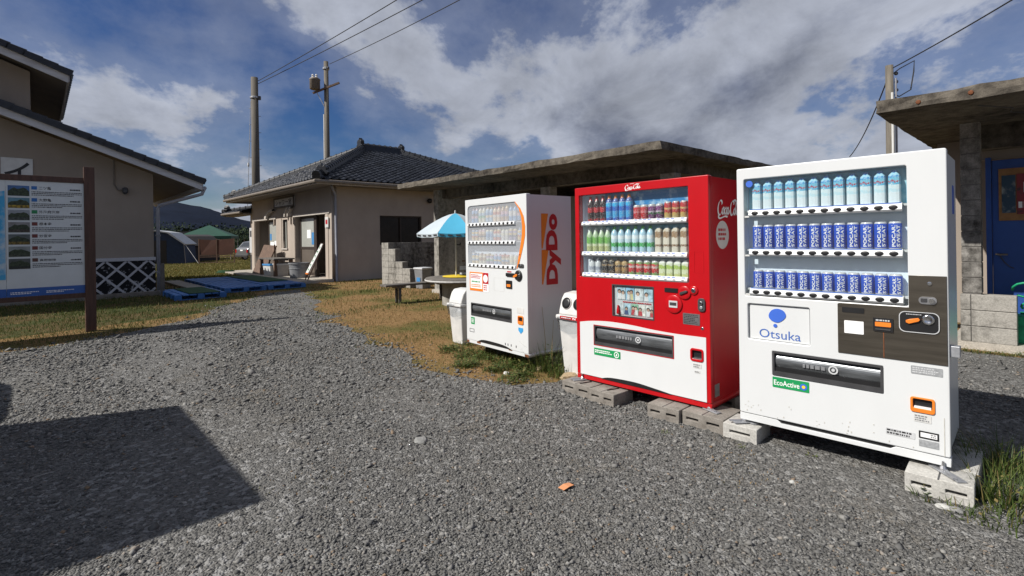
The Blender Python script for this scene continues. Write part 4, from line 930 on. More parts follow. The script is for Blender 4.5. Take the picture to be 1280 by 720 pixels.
box('mortar_core', M['mortar'], LW, .002, 2.498, .01, .14, -.1, 1.392)
# right shelter
C2 = empty('concrete_shelter', (0, 0, 0), ANG, 'flat-roofed concrete shelter with block pillar and blue door', 'shelter')
sl2 = slab('roof_slab', C2, -1.44, 7.0, 7.08, 12.0, 2.855, 2.99, M['concrete'])
for a, z in ((-.62, 2.93), (-.2, 2.94), (-.08, 2.96), (.12, 2.95), (.38, 2.955), (-1.05, 2.92)):
    o = MB().lathe([(.026, 0), (.02, .012), (.008, .015)], 8).build('rust_spot', M['rust'], sl2); o.location = (a, 7.085, z-.01); o.rotation_euler = (PI/2, 0, 0)
box('front_beam', M['concrete'], C2, -.9, 6.5, 9.0, 9.25, 2.55, 2.855)
box('floor', M['step_concrete'], C2, -1.0, 7.0, 8.62, 12, -.05, .1)
pc = empty('tmp'); bpy.data.objects.remove(pc)
for k in range(11): box('pillar_block', M['block_pillar'], C2, -.87, -.68, 8.64, 8.83, .71+k*.196, .71+k*.196+.188, .006)
box('pillar_core', M['mortar'], C2, -.862, -.688, 8.648, 8.822, .68, 2.86)
for k in range(3):
    box('low_block', M['block'], C2, -.78, -.37, 8.62, 8.81, .10+k*.2, .10+k*.2+.193, .007); box('low_block', M['block'], C2, -.885, -.786, 8.615, 8.80, .10+k*.2, .10+k*.2+.193, .007)
box('low_core', M['mortar'], C2, -.875, -.38, 8.63, 8.80, -.05, .69)
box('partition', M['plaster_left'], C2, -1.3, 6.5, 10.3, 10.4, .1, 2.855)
bd = box('blue_door', M['blue_door'], C2, -.62, .72, 9.3, 9.35, .12, 2.42, .005)
MB().tube([(-.57, 9.29, 1.18), (-.57, 9.24, 1.18), (-.47, 9.23, 1.18)], .014, 6).build('handle', M['chrome'], bd); MB().lathe([(.012, 0), (.03, .004), (.03, .02), (.012, .024)], 10, (-.57, 9.285, 1.17)).build('handle_rose', M['chrome'], bd)
mb = MB(); mb.tube([(-.55, 9.285, 1.16), (-.51, 9.28, 1.08), (-.46, 9.285, 1.02), (-.42, 9.285, 1.0)], .006, 5); mb.build('chain', M['dark_grey'], bd)
po = box('poster_board', M['orange_brand'], bd, -.555, -.06, 9.282, 9.298, 1.62, 2.30); M['cork'] = pm('cork', (.30, .16, .07), .9, var=.15, scale=12); po.data.materials[0] = M['cork']
M['poster_dark'] = pm('poster_dark', (.015, .05, .09), .5, col2=(.30, .33, .32), scale=9, fac=(.5, .7)); M['poster_red'] = pm('poster_red', (.22, .015, .02), .5, col2=(.05, .02, .02), scale=6, fac=(.5, .6))
box('poster', M['poster_dark'], po, -.525, -.395, 9.276, 9.281, 1.72, 2.21); p2o = box('poster', M['poster_red'], po, -.385, -.20, 9.276, 9.281, 1.70, 2.22)
mb = MB()
for k in range(5): mb.box(-.24-k*.02, -.23-k*.02, 9.272, 9.2755, 1.98, 2.19-k*.02)
for x in (-.37, -.32, -.27): mb.box(x, x+.035, 9.272, 9.2755, 1.78, 1.86)
mb.build('poster_print', M['white_print'], p2o)
box('door_frame', M['blue_door'], C2, -.68, -.625, 9.28, 9.37, .1, 2.46); box('head_panel', M['plaster_left'], C2, -.9, 6.4, 9.36, 9.42, 2.44, 2.56)
# crack in the soffit, drawn as a thin dark tube
MB().tube([(-.6, 7.5, 2.853), (-.35, 7.95, 2.852), (-.38, 8.2, 2.852), (-.1, 8.7, 2.852), (.1, 9.0, 2.853)], .008, 5).build('soffit_crack', M['dark_grey'], C2)
# ================================================================== LETTERING BY BROAD NIB
SCRIPT = [  # one flowing word, strokes in a box about 3.3 x 1.1
 [(.62,.74),(.66,.90),(.52,1.0),(.30,.93),(.10,.66),(.04,.34),(.14,.10),(.34,.06),(.54,.20),(.66,.36)],
 [(.14,.10),(.10,-.06),(.26,-.16),(.60,-.12),(1.05,-.02),(1.45,-.05)],
 [(.86,.56),(.72,.50),(.66,.28),(.74,.12),(.88,.16),(.94,.36),(.88,.54),(.98,.50)],
 [(1.26,.48),(1.20,.56),(1.08,.46),(1.02,.26),(1.10,.12),(1.22,.18),(1.30,.30)],
 [(1.58,.50),(1.46,.56),(1.34,.40),(1.32,.20),(1.40,.12),(1.52,.26),(1.60,.54)],
 [(1.60,.54),(1.54,.28),(1.58,.12),(1.70,.20),(1.78,.34)],
 [(1.74,.36),(1.90,.40)],
 [(2.46,.78),(2.50,.94),(2.36,1.02),(2.12,.92),(1.96,.64),(1.92,.32),(2.02,.10),(2.20,.08),(2.36,.24),(2.46,.42)],
 [(2.36,1.02),(2.62,1.10),(2.95,1.02),(3.20,1.08)],
 [(2.62,.56),(2.50,.50),(2.44,.28),(2.52,.12),(2.64,.16),(2.70,.36),(2.64,.54),(2.76,.52)],
 [(2.76,.52),(2.92,.84),(2.98,1.0),(2.90,1.02),(2.82,.72),(2.80,.30),(2.86,.12),(2.96,.20)],
 [(3.22,.50),(3.10,.56),(3.00,.40),(2.98,.20),(3.06,.12),(3.16,.26),(3.24,.54)],
 [(3.24,.54),(3.18,.28),(3.22,.12),(3.32,.20),(3.40,.34)]]
def nib(name, strokes, fn, mat, parent, nx=.075, ny=.045):
    """broad-nib ribbons: each stroke is swept by a fixed slanted nib"""
    vs = []; fs = []
    for st in strokes:
        P = catmull([(a, b, 0) for a, b in st], 6); b0 = len(vs)
        for i, p in enumerate(P):
            q = P[min(i+1, len(P)-1)]; o = P[max(i-1, 0)]; dx, dy = q[0]-o[0], q[1]-o[1]; l = math.hypot(dx, dy) or 1
            px, py = -dy/l*.022, dx/l*.022
            for s in (1, -1): vs.append(fn(p[0]+s*(nx*.5+0)+s*abs(px)*.5*0+s*px*1.0*(1 if nx*px+ny*py >= 0 else -1), p[1]+s*ny*.5+s*py*(1 if nx*px+ny*py >= 0 else -1)))
        for i in range(len(P)-1): fs.append((b0+2*i, b0+2*i+1, b0+2*i+3, b0+2*i+2))
    return MB0(name, vs, fs, mat, parent)

# ================================================================== DRINKS
def can_me(name, r, h, mat, n=18):
    return MB().lathe([(r*.5, .004), (r*.80, 0), (r, .009), (r, h-.014), (r*.83, h-.002), (r*.80, h), (r*.76, h-.004), (r*.4, h-.004)], n).mesh(name, mat, True)
def pet_me(name, r, h, mat, n=16, neck=.30):
    hn = h*(1-neck)
    return MB().lathe([(r*.7, 0), (r*.95, .006), (r, .02), (r*.96, h*.18), (r, h*.22), (r, hn*.92), (r*.9, hn), (r*.55, h*.86), (r*.40, h*.89), (r*.40, h*.905), (r*.44, h*.91), (r*.44, h), (r*.3, h)], n).mesh(name, mat, True)
def squarebot_me(name, r, h, mat):
    return MB().lathe([(r*1.1, 0), (r*1.25, .01), (r*1.25, h*.70), (r*1.0, h*.80), (r*.5, h*.88), (r*.42, h*.90), (r*.44, h), (r*.3, h)], 8).mesh(name, mat, True)
def sq_me(name, hw, h, mat):
    V = []; Fq = []; n = 16
    for (k, z) in ((.9, 0), (1, .006), (1, h*.80), (.92, h*.86), (.55, h*.92), (.5, h*.93), (.52, h), (.3, h)):
        for i in range(n):
            t = 2*PI*i/n+PI/4/4*0; c, s_ = math.cos(t), math.sin(t); q = (abs(c)**5+abs(s_)**5)**(-.2); V.append((hw*k*q*c, hw*k*q*s_, z))
    for j in range(7):
        for i in range(n): Fq.append((j*n+i, j*n+(i+1) % n, (j+1)*n+(i+1) % n, (j+1)*n+i))
    me = bpy.data.meshes.new(name); me.from_pydata(V, [], Fq+[tuple(range(7*n, 8*n))]); me.materials.append(mat); me.update(); return me
def drinks(root, me, name, xs, y, z, label, group, cat, rz=0.0, extra=None):
    """stand copies of one drink on a shelf of the machine (things of their own)"""
    for x in xs:
        o = link(name, me, None); mw = root_matrix(root) @ Matrix.Translation((x, y, z)) @ Matrix.Rotation(rz, 4, 'Z')
        o.matrix_world = mw; tag(o, label, cat, group)
        if extra: 
            for nm, m2 in extra: link(nm, m2, o)
def root_matrix(r): return Matrix.Translation(r.location) @ r.rotation_euler.to_matrix().to_4x4()
def lin(x0, x1, n): return [x0+(x1-x0)*i/(n-1) for i in range(n)]
def buttons(root, name, xs, y, z, rx, rz, mat, tilt=0):
    me = MB().lathe([(1, 0), (1, .6), (.8, 1), (.3, 1)], 14).mesh(name, mat, True)
    for x in xs: link(name, me, root, (x, y, z), (PI/2, 0, 0), (rx, rz, .008))
def bar_prof(root, name, x0, x1, z0, z1, mat, y0=-.012, y1=.03):
    return MB().prism([(y0+.010, z0), (y1, z0), (y1, z1), (y0+.022, z1), (y0+.010, z1-.006), (y0, z0+.012)], x0, x1, 'yz').build(name, mat, root)
def slot(root, x0, x1, z0, z1, flapmat='flap', frame='dark_grey'):
    """delivery opening with a hinged flap"""
    d = plate('delivery_frame', rrect(x0, x1, z0, z1, .006), [rrect(x0+.014, x1-.014, z0+.03, z1-.012, .004)], -.004, .05, M[frame], root)
    n = 8; vs = []; 
    for k in range(n+1):
        t = k/n; z = z0+.055+(z1-.014-z0-.055)*t; y = .008+.03*(1-math.sin(PI*(.15+.75*t)))
        vs += [(x0+.014, y, z), (x1-.014, y, z)]
    fl = MB0('delivery_flap', vs, [(2*k, 2*k+1, 2*k+3, 2*k+2) for k in range(n)], M[flapmat], d)
    xm = x0+(x1-x0)*.58; zm = (z0+z1)/2+.012
    plate('push_mark', circ(xm, zm, .028, 18), [circ(xm, zm, .019, 18)], .003, .005, M['light_grey'], d); plate('push_dot', circ(xm, zm, .010, 12), [], .003, .005, M['light_grey'], d)
    mb = MB(); x = x0+(x1-x0)*.3
    while x < xm-.06:
        w = random.uniform(.012, .03); mb.box(x, x+w, .003, .005, zm-.012, zm+.012); x += w+.008
    mb.build('push_print', M['grey_plastic'], d)
    box('delivery_shelf', M['black'], d, x0+.014, x1-.014, .006, .045, z0+.03, z0+.06)
    return d
def sticker(root, name, x0, x1, z0, z1, mat, y=0.0, r=.004): return plate(name, rrect(x0, x1, z0, z1, r, 3), [], y-.0022, y-.0006, mat, root)
def dashes(root, name, x0, x1, z0, z1, rows, mat, y, seed=1):
    rr = random.Random(seed); mb = MB(); h = (z1-z0)/rows
    for k in range(rows):
        x = x0; zc = z1-(k+.5)*h; xe = x1-rr.random()*(x1-x0)*.3
        while x < xe:
            w = rr.uniform(.25, 1.1)*h; mb.box(x, min(x+w, xe), y-.0008, y, zc-h*.28, zc+h*.28); x += w+h*.25
    return mb.build(name, mat, root)
def cavity(root, x0, x1, z0, z1, dep, mat):
    """display cabinet behind the window"""
    mb = MB(); t = .012
    mb.box(x0-t, x1+t, dep, dep+t, z0-t, z1+t).box(x0-t, x0, .061, dep, z0-t, z1+t).box(x1, x1+t, .061, dep, z0-t, z1+t).box(x0, x1, .061, dep, z0-t, z0).box(x0, x1, .061, dep, z1, z1+t)
    return mb.build('display_case', mat, root)
def levelling_foot(root, x, y, z0):
    f = MB().tube([(x, y, z0), (x, y, .128)], .012, 8).lathe([(.03, .112), (.03, .122), (.015, .128)], 10, (x, y, 0)).build('foot', M['galv'], root); return f

# ================================================================== MACHINE 1: white, blue cans
V1 = empty('vending_machine', (1.652, 3.754, 0), R(-45.3), 'white vending machine with dark steel coin panel and blue cans', 'vending machine', 'drink vending machines')
Wd, ZB, ZT = 1.179, .142, 1.968
plate('door', rrect(0, Wd, .196, ZT, .012), [rrect(.05, .995, 1.048, 1.888, .012), rrect(.066, .468, .738, .992, .012), rrect(.229, .867, .503, .67, .006), rrect(1.004, 1.106, .434, .511, .008)], 0, .06, M['white_paint'], V1, .006)
cb = MB().box(.012, Wd-.012, .062, .065, .2, ZT-.01).box(.012, Wd-.012, .2, .63, .2, ZT-.012).box(.012, .03, .06, .2, .2, ZT-.012).box(Wd-.03, Wd-.012, .06, .2, .2, ZT-.012).box(.012, Wd-.012, .06, .2, ZT-.03, ZT-.012)
cb = MB().box(.012, Wd-.012, .20, .63, .2, ZT-.012).box(.012, .046, .064, .2, .2, ZT-.012).box(1.0, Wd-.012, .064, .2, .56, ZT-.012).box(.046, 1.0, .064, .2, .69, .735).box(.046, 1.0, .064, .2, 1.896, ZT-.012).box(.046, 1.0, .07, .2, .2, .49).box(Wd-.03, Wd-.012, .064, .2, .2, .56)
cb.build('cabinet', M['white_side'], V1)
# base plinth with a long shallow notch
bp = plate('base', [(0, ZB), (Wd, ZB), (Wd, .192), (.925, .192), (.895, .170), (.275, .170), (.25, .192), (0, .192)], [], .006, .07, M['white_paint'], V1, .002)
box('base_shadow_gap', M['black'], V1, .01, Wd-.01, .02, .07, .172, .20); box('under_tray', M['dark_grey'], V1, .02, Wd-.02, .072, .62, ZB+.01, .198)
cavity(V1, .05, .995, 1.048, 1.888, .092, M['interior'])
box('window_pane', M['glass'], V1, .052, .993, .010, .013, 1.05, 1.886)
SHZ = [1.642, 1.362, 1.081]
for z in SHZ:
    b = bar_prof(V1, 'button_bar', .085, .972, z-.026, z+.026, M['white_paint']); box('price_strip', M['blue_text'], b, .09, .968, -.0005, .006, z+.0195, z+.0275)
    box('shelf', M['light_grey'], V1, .052, .993, .03, .091, z+.008, z+.022)
    buttons(V1, 'button', lin(.128, .930, 12), -.006, z-.002, .0235, .0150, M['black'])
    box('shelf_bracket', M['white_dull'], V1, .054, .086, .0, .02, z-.03, z-.018)
POC = bands('pocari_blue', [(0, (.5, .5, .52)), (.010, (.018, .075, .46)), (.160, (.55, .55, .57))], .25, h=.165, busy=0); POC2 = bands('pocari_small', [(0, (.5, .5, .52)), (.010, (.018, .075, .46)), (.121, (.55, .55, .57))], .25, h=.126, busy=0)
def wrap_text(name, lines, r, z0, z1, h, mat):
    vs = []; fs = []
    for (t, off, wgt) in lines:
        co, f = text_verts(t, wgt, 1.05); b0 = len(vs)
        for u, v in co:
            ang = -PI/2+(off+(.5-v)*h)/r; vs.append((math.cos(ang)*(r+.0006), math.sin(ang)*(r+.0006), z0+(z1-z0)*u))
        fs += [tuple(i+b0 for i in q) for q in f]
    me = bpy.data.meshes.new(name); me.from_pydata(vs, [], fs); me.materials.append(mat); me.update(); return me
xs = lin(.128, .930, 12)
cm = can_me('tall_can', .0350, .172, POC); tx = wrap_text('lettering', [('POCARI', -.0120, .03), ('SWEAT', .0120, .03)], .0350, .018, .150, .0185, M['white_print'])
drinks(V1, cm, 'drink_can', xs, .051, SHZ[1]+.022, 'tall blue can with white lettering on the middle shelf', 'tall blue cans in the white machine', 'can', .25, [('lettering', tx)])
cm = can_me('short_can', .0350, .131, POC2); tx = wrap_text('lettering', [('POCARI', -.0120, .03), ('SWEAT', .0120, .03)], .0350, .012, .112, .0185, M['white_print'])
drinks(V1, cm, 'drink_can', xs, .051, SHZ[2]+.022, 'short blue can with white lettering on the bottom shelf', 'short blue cans in the white machine', 'can', .25, [('lettering', tx)])
ION = bands('ion_print', [(0, (.66, .74, .78)), (.07, (.48, .68, .76)), (.092, (.62, .74, .78)), (.118, (.10, .42, .64)), (.136, (.40, .06, .09)), (.141, (.16, .48, .66)), (.160, (.06, .28, .56)), (.176, (.30, .56, .70)), (.19, (.04, .17, .48))], .3, h=.205)
cm = sq_me('water_bottle', .0305, .205, ION); pass
drinks(V1, cm, 'drink_bottle', xs, .051, SHZ[0]+.022, 'pale blue drink bottle with white label on the top shelf', 'pale blue bottles in the white machine', 'bottle')
# pale blue printed backing behind the top row, small blue drop
M['back_aqua'] = pm('back_aqua', (.10, .42, .58), .4, col2=(.45, .68, .74), scale=9, fac=(.4, .65)); box('backing_print', M['back_aqua'], V1, .055, .99, .086, .0905, 1.668, 1.885)
plate('drop_mark', circ(.088, 1.853, .024, 16), [], .004, .008, M['blue_logo'], V1)
# logo panel, recessed
box('logo_panel', M['light_grey'], V1, .068, .466, .022, .03, .74, .99); lp = box('logo_sheet', M['white_paint'], V1, .078, .462, .016, .021, .742, .985)
plate('logo_drop', catmull([(.262-.052, .93, 0), (.225, .955, 0), (.262, .968, 0), (.302, .955, 0), (.318, .925, 0), (.305, .897, 0), (.268, .876, 0), (.228, .880, 0), (.208, .905, 0)], 4, True) and [(p[0], p[1]) for p in catmull([(.208, .93, 0), (.228, .957, 0), (.264, .968, 0), (.302, .955, 0), (.317, .925, 0), (.303, .897, 0), (.266, .872, 0), (.226, .880, 0), (.206, .905, 0)], 4, True)], [], .012, .0155, M['blue_logo'], lp)
plate('logo_dot', circ(.247, .848, .013, 14), [], .012, .0155, M['blue_logo'], lp)
text('lettering', 'Otsuka', xz(.140, .408, .757, .818, .0145), M['blue_text'], lp, 0)
# dark steel coin panel
cp = plate('coin_panel', [(.631, .722), (1.172, .722), (1.172, 1.233), (.998, 1.233), (.998, 1.042), (.640, 1.042), (.631, 1.034)], [], -.006, .0, M['bronze_steel'], V1, .001)
def on(name, x0, x1, z0, z1, mat, y0=-.010, y1=-.006, r=.004): return plate(name, rrect(x0, x1, z0, z1, r, 4), [], y0, y1, mat, cp)
on('display', .657, .775, .985, 1.018, M['black']); on('card_reader', .668, .772, .853, .933, M['white_print'])
q = on('note_slot', .822, .922, .884, .967, M['black'], -.014); sticker(q, 'note_label', .832, .912, .915, .942, M['orange'], -.014); dashes(q, 'note_print', .836, .908, .945, .960, 1, M['light_grey'], -.0145); box('slit', M['dark_grey'], q, .834, .910, -.018, -.014, .894, .902)
q = on('coin_plate', .951, 1.139, .897, 1.020, M['black'], -.012, -.006, .03); plate('coin_rim', rrect(.951, 1.139, .897, 1.020, .03), [rrect(.955, 1.135, .901, 1.016, .028)], -.0135, -.011, M['light_grey'], q)
MB().lathe([(.030, 0), (.030, .006), (.024, .010), (.016, .004)], 18).build('coin_ring', M['chrome'], q, True).location = (1.088, -.011, .978); q.children[-1].rotation_euler = (PI/2, 0, 0)
plate('return_lever', [(.985, .955), (1.0, .948), (1.045, .965), (1.052, .975), (1.043, .985), (1.0, .975), (.985, .968)], [], -.024, -.012, M['orange'], q, .002); dashes(q, 'coin_print', .985, 1.06, 1.0, 1.008, 1, M['light_grey'], -.0125)
q = on('lock_plate', 1.045, 1.128, 1.068, 1.112, M['silver'], -.012, -.006, .02); MB().lathe([(.014, 0), (.014, .012), (.006, .012)], 12).build('lock', M['chrome'], q).location = (1.105, -.012, 1.09); q.children[-1].rotation_euler = (PI/2, 0, 0); sticker(q, 'lock_window', 1.055, 1.085, 1.079, 1.101, M['dark_grey'], -.012)
MB().lathe([(.011, 0), (.011, .006), (.004, .007)], 12).build('screw', M['chrome'], cp).location = (1.096, -.006, 1.189); cp.children[-1].rotation_euler = (PI/2, 0, 0)
sticker(cp, 'rust_stain', .871, .876, .725, .88, M['rust'], -.006, 0)
slot(V1, .229, .867, .503, .67)
st = sticker(V1, 'eco_sticker', .229, .459, .421, .493, M['green_sticker'])
text('lettering', 'EcoActive', xz(.238, .400, .438, .474, -.0026), M['white_print'], st, .01); plate('eco_mark', circ(.425, .455, .022, 16), [circ(.425, .455, .012, 12)], -.0034, -.0024, M['blue_logo'], st); plate('eco_mark_inner', circ(.425, .455, .011, 12), [], -.0034, -.0024, M['yellow_print'], st)
q = plate('coin_return', rrect(.998, 1.112, .428, .517, .014), [rrect(1.010, 1.100, .452, .507, .008)], -.008, .03, M['orange'], V1, .002); box('coin_cup', M['black'], q, 1.005, 1.105, .012, .05, .436, .511); box('coin_lip', M['white_print'], q, 1.016, 1.094, -.004, .02, .450, .462)
st = sticker(V1, 'care_sticker', 1.012, 1.095, .372, .418, M['white_dull']); dashes(st, 'small_print', 1.018, 1.09, .376, .414, 3, M['grey_plastic'], -.0023, 5)
st = sticker(V1, 'rating_plate', 1.003, 1.149, .653, .700, M['grey_print']); dashes(st, 'small_print', 1.01, 1.142, .658, .695, 3, M['light_grey'], -.0023, 6)
st = sticker(V1, 'address_sticker', .876, 1.018, .262, .300, M['light_grey']); dashes(st, 'small_print', .882, 1.01, .264, .298, 2, M['ink'], -.0023, 8)
q = plate('label_holder', rrect(1.036, 1.127, .280, .322, 0), [rrect(1.043, 1.12, .287, .315, 0)], -.004, -.0005, M['black'], V1); box('label_card', M['white_print'], q, 1.043, 1.12, -.002, -.0006, .287, .315); dashes(q, 'small_print', 1.09, 1.117, .29, .312, 2, M['grey_plastic'], -.0021)
q = plate('label_holder', rrect(1.036, 1.127, .232, .270, 0), [], -.003, -.0005, M['grey_print'], V1)
M['grime'] = pm('grime', (.50, .49, .45), .6, var=.12, scale=30)
rr = random.Random(9)
for k in range(26):
    x = rr.uniform(.03, 1.14); z = rr.uniform(.205, .30); sticker(V1, 'mud_splash', x, x+rr.uniform(.003, .009), z, z+rr.uniform(.003, .012), M['grime'], 0, .001)
for x, z0, z1 in ((1.150, .20, .42),): sticker(V1, 'rain_streak', x, x+.004, z0, z1, M['grime'], 0, .001)
# hinge lug and side details
box('hinge_lug', M['galv'], V1, Wd-.01, Wd+.045, .02, .075, .77, .835, .004); box('side_blue_mark', M['blue_logo'], V1, Wd-.0125, Wd-.010, .42, .5, 1.60, 1.78)
for x, y in ((.08, .05), (Wd-.08, .05), (.08, .58), (Wd-.08, .58)): levelling_foot(V1, x, y, ZB+.02)

# ================================================================== MACHINE 2: red
V2 = empty('vending_machine', (.617, 4.984, 0), R(-47.0), 'bright red vending machine with white lower door', 'vending machine', 'drink vending machines')
Wd, ZB, ZT = 1.35, .128, 1.962
wave = [(.045, .175), (1.314, .175), (1.314, .684)]+[(p[0], p[1]) for p in catmull([(1.314, .684, 0), (1.04, .682, 0), (.83, .69, 0), (.67, .702, 0), (.5, .709, 0), (.35, .708, 0), (.18, .694, 0), (.045, .672, 0)], 4)][1:]
dl = rrect(.213, 1.034, .475, .66, .004)
plate('door', rrect(0, Wd, .17, ZT, .008), [rrect(.05, 1.178, 1.110, 1.888, .004), rrect(.431, .849, .775, 1.049, .004), dl, rrect(1.19, 1.286, .492, .580, .02)], 0, .06, M['red_paint'], V2, .005)
plate('white_panel', wave, [dl, rrect(1.19, 1.286, .492, .580, .02)], -.0035, -.0005, M['white_paint'], V2)
MB().box(.01, Wd-.01, .20, .74, .17, ZT-.008).box(.01, .046, .064, .2, .17, ZT-.008).box(1.18, Wd-.01, .064, .2, .6, ZT-.008).box(.046, 1.18, .064, .2, 1.896, ZT-.008).box(.046, 1.18, .07, .2, .17, .46).box(.046, 1.18, .066, .2, .70, .76).box(.046, .42, .066, .2, .76, 1.1).box(.86, 1.18, .066, .2, .76, 1.1).box(Wd-.03, Wd-.01, .064, .2, .17, .6).build('cabinet', M['red_side'], V2)
bs = plate('base', [(0, ZB), (Wd, ZB), (Wd, .166), (0, .166)], [], .002, .74, M['red_paint'], V2, .003)
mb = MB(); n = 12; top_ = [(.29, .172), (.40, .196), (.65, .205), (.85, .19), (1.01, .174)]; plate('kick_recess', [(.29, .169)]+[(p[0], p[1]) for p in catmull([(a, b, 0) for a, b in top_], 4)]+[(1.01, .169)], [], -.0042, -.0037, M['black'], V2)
cavity(V2, .05, 1.178, 1.110, 1.888, .092, M['interior']); box('window_pane', M['glass'], V2, .051, 1.177, .010, .013, 1.112, 1.886)
M['back_blue'] = pm('back_blue', (.03, .20, .46), .4, col2=(.42, .60, .72), scale=11, fac=(.52, .68)); box('backing_print', M['back_blue'], V2, .30, 1.177, .086, .0905, 1.645, 1.886)
box('backing_print', M['back_aqua'], V2, .30, 1.177, .086, .0905, 1.36, 1.585)
RS = [1.614, 1.328, 1.128]
for z in RS:
    b = bar_prof(V2, 'button_bar', .085, 1.165, z-.020, z+.024, M['white_paint'])
    for k in range(24): 
        if k % 5 != 2: box('price_chip', M['blue_logo'], b, .10+k*.0442, .10+k*.0442+.03, -.004, .004, z+.010, z+.0195)
    box('shelf', M['light_grey'], V2, .052, 1.176, .03, .091, z+.006, z+.020)
    buttons(V2, 'button', lin(.122, 1.128, 15 if z > 1.2 else 14), -.003, z-.005, .017, .0068, M['black'])
COLA = bands('cola_print', [(0, (.35, .006, .01)), (.025, (.03, .008, .006)), (.085, (.45, .01, .015)), (.135, (.03, .008, .006)), (.195, (.40, .008, .012))], .2, h=.215)
SPORT = bands('sport_print', [(0, (.02, .10, .45)), (.03, (.05, .35, .65)), (.09, (.02, .12, .5)), (.135, (.04, .40, .70)), (.165, (.55, .66, .72)), (.172, (.02, .08, .36)), (.20, (.75, .22, .03))], .25, h=.225)
REDCAN = bands('red_can_print', [(0, (.5, .5, .5)), (.008, (.50, .010, .02)), (.055, (.60, .20, .22)), (.075, (.50, .010, .02)), (.112, (.5, .5, .5))], .25, h=.12)
PURP = bands('purple_can_print', [(0, (.5, .5, .5)), (.008, (.13, .01, .12)), (.04, (.05, .14, .06)), (.055, (.50, .42, .5)), (.068, (.16, .015, .14)), (.112, (.5, .5, .5))], .25, h=.12)
GOLD = bands('gold_can_print', [(0, (.5, .4, .2)), (.015, (.55, .36, .10)), (.045, (.45, .03, .03)), (.075, (.60, .42, .15)), (.09, (.45, .03, .03)), (.135, (.5, .5, .5))], .25, h=.14)
TEA = bands('tea_print', [(0, (.42, .45, .20)), (.05, (.62, .66, .45)), (.075, (.16, .40, .08)), (.14, (.42, .55, .35)), (.185, (.30, .34, .28)), (.20, (.70, .72, .70))], .3, h=.215)
WATER = bands('water_print', [(0, (.42, .60, .70)), (.045, (.05, .38, .10)), (.085, (.55, .70, .78)), (.12, (.75, .80, .82)), (.15, (.42, .62, .75)), (.20, (.10, .42, .08))], .2, h=.225)
COFB = bands('coffee_bottle_print', [(0, (.60, .55, .46)), (.05, (.20, .11, .05)), (.065, (.66, .60, .50)), (.13, (.32, .20, .11)), (.18, (.55, .48, .38)), (.205, (.10, .32, .50))], .3, h=.22)
CLR = bands('clear_print', [(0, (.6, .62, .65)), (.03, (.35, .38, .45)), (.06, (.66, .68, .70)), (.11, (.06, .07, .10)), (.128, (.7, .7, .72))], .2, h=.14)
DARK = bands('dark_coffee_print', [(0, (.10, .06, .03)), (.03, (.015, .012, .012)), (.07, (.30, .20, .10)), (.085, (.02, .015, .012)), (.115, (.45, .40, .32))], .25, h=.13)
AMBER = bands('amber_print', [(0, (.20, .11, .04)), (.03, (.40, .24, .09)), (.06, (.08, .05, .03)), (.08, (.42, .28, .12)), (.115, (.12, .08, .05))], .25, h=.13)
REDS = bands('red_small_print', [(0, (.2, .35, .1)), (.025, (.55, .02, .02)), (.06, (.62, .45, .42)), (.08, (.55, .02, .02)), (.10, (.20, .34, .10)), (.115, (.6, .6, .6))], .25, h=.125)
GRN = bands('green_small_print', [(0, (.45, .48, .18)), (.03, (.60, .64, .42)), (.06, (.35, .48, .10)), (.095, (.66, .70, .55)), (.115, (.7, .7, .66))], .25, h=.125)
y = .051; G2 = 'drinks in the red machine'
def row(me, nm, xs, z, lab, cat, g): drinks(V2, me, nm, xs, y, z+.020, lab, g, cat)
X15 = lin(.122, 1.128, 15)
row(pet_me('cola_bottle', .0305, .238, COLA), 'drink_bottle', [.155, .228, .300], RS[0], 'dark cola bottle with red label in the red machine', 'bottle', 'cola bottles')
row(pet_me('sport_bottle', .0325, .236, SPORT, neck=.22), 'drink_bottle', [.372, .444, .516, .588], RS[0], 'bright blue bottle with orange cap in the red machine', 'bottle', 'blue bottles with orange caps')
row(can_me('red_can', .0345, .130, REDCAN), 'drink_can', [.672, .745], RS[0], 'plain red can with white script band in the red machine', 'can', 'red cans on the top shelf')
row(can_me('purple_can', .0345, .130, PURP), 'drink_can', [.820, .893], RS[0], 'purple can on the top shelf of the red machine', 'can', 'purple cans')
row(can_me('gold_can', .032, .142, GOLD), 'drink_can', [.972, .1045+.94, 1.118], RS[0], 'red and gold slim can on the top shelf of the red machine', 'can', 'red and gold cans')
row(pet_me('tea_bottle', .0325, .226, TEA), 'drink_bottle', [.14, .21, .28, .35], RS[1], 'green tea bottle with pale base in the red machine', 'bottle', 'green tea bottles')
row(pet_me('water_bottle', .0325, .232, WATER, neck=.25), 'drink_bottle', lin(.425, .80, 6), RS[1], 'clear water bottle with green cap in the red machine', 'bottle', 'green capped water bottles')
row(sq_me('coffee_bottle', .0305, .222, COFB), 'drink_bottle', lin(.885, 1.120, 4), RS[1], 'cream and brown coffee bottle with blue cap in the red machine', 'bottle', 'coffee bottles with blue caps')
row(pet_me('small_bottle', .0325, .15, CLR, neck=.25), 'drink_bottle', [.165, .24], RS[2], 'small pale bottle on the bottom shelf of the red machine', 'bottle', 'small pale bottles')
row(pet_me('dark_bottle', .033, .14, DARK, neck=.2), 'drink_bottle', [.318, .390], RS[2], 'small black coffee bottle can in the red machine', 'bottle', 'black coffee bottle cans')
row(pet_me('amber_bottle', .033, .14, AMBER, neck=.2), 'drink_bottle', [.464, .536], RS[2], 'small amber coffee bottle can in the red machine', 'bottle', 'amber coffee bottle cans')
row(can_me('red_short_can', .0335, .128, REDS), 'drink_can', lin(.612, .845, 4), RS[2], 'short red and green can on the bottom shelf of the red machine', 'can', 'short red and green cans')
